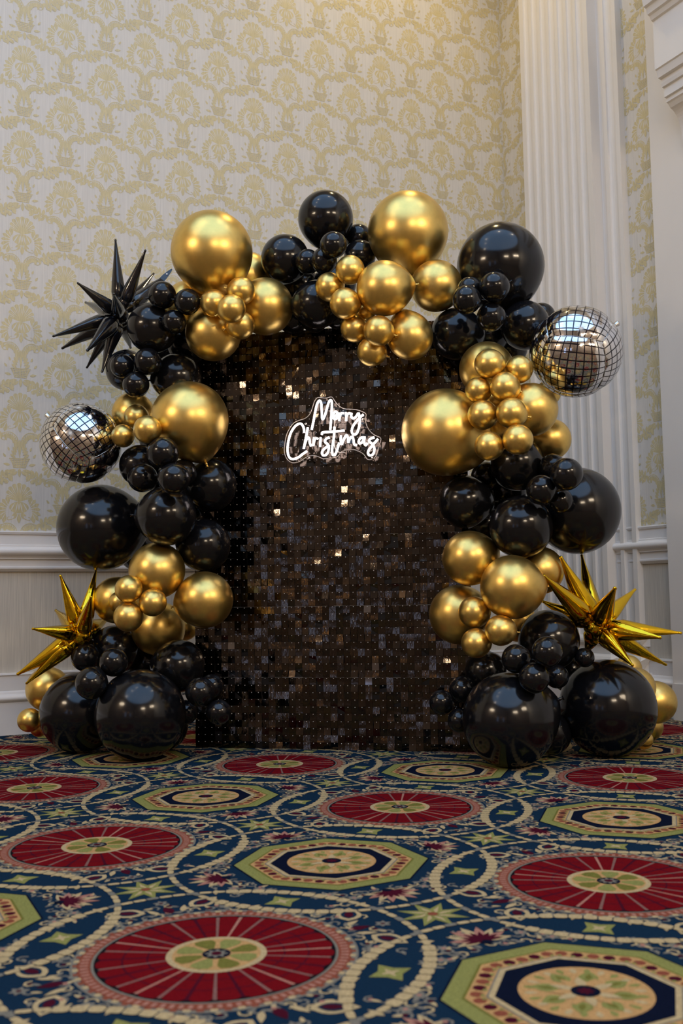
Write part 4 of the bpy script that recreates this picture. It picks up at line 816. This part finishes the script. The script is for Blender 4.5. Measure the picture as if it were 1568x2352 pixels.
burst('foil_burst_balloon', 'smaller gold spiky foil burst balloon near the wall baseboard under the lower disco ball', M['foil_gold'], (188, 1459), 4.27, 166, 20,
      [(138, 1320, .4), (221, 1308, -.8), (209, 1370, 1), (127, 1401, -1), (73, 1444, .7), (86, 1513, -1), (38, 1550, .3), (59, 1571, .5), (250, 1420, -1), (197, 1522, -1)])
burst('foil_burst_balloon', 'larger gold spiky foil burst balloon in front of the pilaster base', M['foil_gold'], (1368, 1440), 3.93, 202, 23,
      [(1246, 1320, .85), (1286, 1277, .5), (1335, 1273, -.6), (1413, 1349, 1), (1459, 1353, -.6), (1566, 1454, -.3), (1519, 1465, .75), (1531, 1528, -.7), (1454, 1530, .7), (1242, 1379, -.8), (1432, 1512, -1), (1345, 1500, -.6)])

# ------------------------------------------------------------------ foil disco balls
def disco_mat():
    m = bpy.data.materials.new('silver_foil_grid'); m.use_nodes = True; nt = m.node_tree; b = nt.nodes['Principled BSDF']
    uv = nt.nodes.new('ShaderNodeUVMap'); sep = nt.nodes.new('ShaderNodeSeparateXYZ'); nt.links.new(uv.outputs[0], sep.inputs[0])
    def math_(op, a, v=None, b_=None):
        n = nt.nodes.new('ShaderNodeMath'); n.operation = op; nt.links.new(a, n.inputs[0])
        if v is not None: n.inputs[1].default_value = v
        if b_ is not None: nt.links.new(b_, n.inputs[1])
        return n.outputs[0]
    fx, fy = (math_('ABSOLUTE', math_('SUBTRACT', math_('FRACT', sep.outputs[i]), .5)) for i in (0, 1))
    mx = math_('MAXIMUM', fx, None, fy); line = math_('GREATER_THAN', mx, .432); hi = math_('GREATER_THAN', mx, .405)
    noise = nt.nodes.new('ShaderNodeTexNoise'); noise.inputs['Scale'].default_value = 34; tc = nt.nodes.new('ShaderNodeTexCoord'); nt.links.new(tc.outputs['Object'], noise.inputs['Vector'])
    bump = nt.nodes.new('ShaderNodeBump'); bump.inputs['Strength'].default_value = .22; bump.inputs['Distance'].default_value = .004; nt.links.new(noise.outputs['Fac'], bump.inputs['Height']); nt.links.new(bump.outputs[0], b.inputs['Normal'])
    c1 = nt.nodes.new('ShaderNodeMix'); c1.data_type = 'RGBA'; c1.inputs['A'].default_value = (.74, .74, .76, 1); c1.inputs['B'].default_value = (.42, .41, .42, 1); nt.links.new(hi, c1.inputs['Factor'])
    c2 = nt.nodes.new('ShaderNodeMix'); c2.data_type = 'RGBA'; c2.inputs['B'].default_value = (.006, .004, .010, 1); nt.links.new(line, c2.inputs['Factor']); nt.links.new(c1.outputs['Result'], c2.inputs['A'])
    nt.links.new(c2.outputs['Result'], b.inputs['Base Color'])
    mt = math_('SUBTRACT', line, 1.0); mt = math_('ABSOLUTE', mt); nt.links.new(mt, b.inputs['Metallic'])
    b.inputs['Roughness'].default_value = .09
    return m
M['disco'] = disco_mat(); M['glint'] = mat('pale_printed_glint', (.62, .63, .62), .4, noise=((40, 40, 40), .1, 2))
def disco(label, px, py, r, depth, vdir, ang, tab, glints):
    c = at(px, py, depth); R = r * depth / F; e = empty('disco_ball_balloon', c); tag(e, label, 'foil balloon', 'silver disco-ball foil balloons')
    Vd = Vector((vdir[0], -math.sqrt(1 - vdir[0] ** 2 - vdir[1] ** 2), vdir[1])).normalized()
    up = (Z - Vd * Z.dot(Vd)).normalized(); rt = up.cross(Vd) * -1
    if rt.x < 0: rt = -rt
    ax = []
    for k in range(3):
        a = R_(ang + 120 * k); T = rt * math.cos(a) + up * math.sin(a); ax.append(Vd / math.sqrt(3) - T * math.sqrt(2 / 3))
    n = 22; v, f, uvs = [], [], []
    for k in range(3):
        for sg in (1, -1):
            A, B, C = ax[k] * sg, ax[(k + 1) % 3], ax[(k + 2) % 3]; b0 = len(v)
            for i in range(n + 1):
                for j in range(n + 1):
                    p, q = -1 + 2 * i / n, -1 + 2 * j / n
                    d = (A + B * math.tan(p * PI / 4) + C * math.tan(q * PI / 4)).normalized()
                    m_ = max(abs(p), abs(q)); w = .965 + .035 * (1 - m_ ** 6) + .010 * (m_ ** 30) * rnd.uniform(-1, 1)
                    v.append(d * R * w); uvs.append((p * 4.5 + .5, q * 4.5 + .5))
            for i in range(n):
                for j in range(n):
                    a = b0 + i * (n + 1) + j; q4 = [a, a + n + 1, a + n + 2, a + 1]; f.append(q4 if sg > 0 else q4[::-1])
    me = pydata('foil_shell', v, f, True); me.materials.append(M['disco']); ul = me.uv_layers.new(name='grid')
    for lp in me.loops: ul.data[lp.index].uv = uvs[lp.vertex_index]
    bm = bmesh.new(); bm.from_mesh(me); bmesh.ops.recalc_face_normals(bm, faces=bm.faces); bm.to_mesh(me); bm.free()
    obj('foil_shell', me, e)
    # crimped seams along the cube edges
    sm = MB()
    for k in range(3):
        A, B, C = ax[k], ax[(k + 1) % 3], ax[(k + 2) % 3]
        for s1 in (-1, 1):
            for s2 in (-1, 1):
                if (s1, s2) == (-1, -1): continue
                sm.tube([(A * s1 + B * s2 + C * math.tan(q * PI / 4)).normalized() * R * (.967 + rnd.uniform(-.004, .004)) for q in np.linspace(-1, 1, 25)], R * .008, 5)
    sm.build('seam', M['steel'], e, True)
    # hanging tab and filling tail
    t0 = at(tab[0], tab[1], depth - .02) - c; d = t0.normalized()
    t = MB(); t.tube([d * R * .93, d * R * 1.0, d * R * 1.03, d * R * 1.09, d * R * 1.12], 0, 8, True, [R * .17, R * .075, R * .055, R * .065, R * .03]); t.build('tab', M['steel'], e, True)
    for gx, gy, gs in glints:
        d = (at(gx, gy, depth) - c); q = max(1e-6, 1 - (d.x ** 2 + d.z ** 2) / (R * R)); d = Vector((d.x, -math.sqrt(q) * R, d.z)).normalized()
        a_ = d.orthogonal().normalized(); b_ = d.cross(a_); g_ = MB(); nn = 18
        g_.v.append(d * R * 1.004)
        for k in range(nn * 2):
            rr = gs * R * ((1 if k % 4 == 0 else .72) if k % 2 == 0 else .16); an = PI * k / nn
            w_ = (d * R + a_ * math.cos(an) * rr + b_ * math.sin(an) * rr).normalized() * R * 1.004; g_.v.append(w_)
        for k in range(nn * 2): g_.f.append([0, 1 + k, 1 + (k + 1) % (nn * 2)])
        g_.build('printed_glint', M['glint'], e)
    return e
disco('upper silver disco-ball foil balloon hanging before the fluted pilaster', 1322, 808, 107, float(dep[N]), (.36, -.02), 48, (1413, 746), [(1310, 781, .15), (1384, 765, .14), (1246, 847, .15), (1428, 806, .10)])
disco('lower silver disco-ball foil balloon before the damask wall, left of the gold trio'.replace(', left of', ' beside'), 186, 1018, 94, float(dep[N + 1]), (.26, -.58), 140, (112, 957), [(196, 947, .15), (187, 1010, .15), (230, 1062, .11), (187, 1085, .13)])
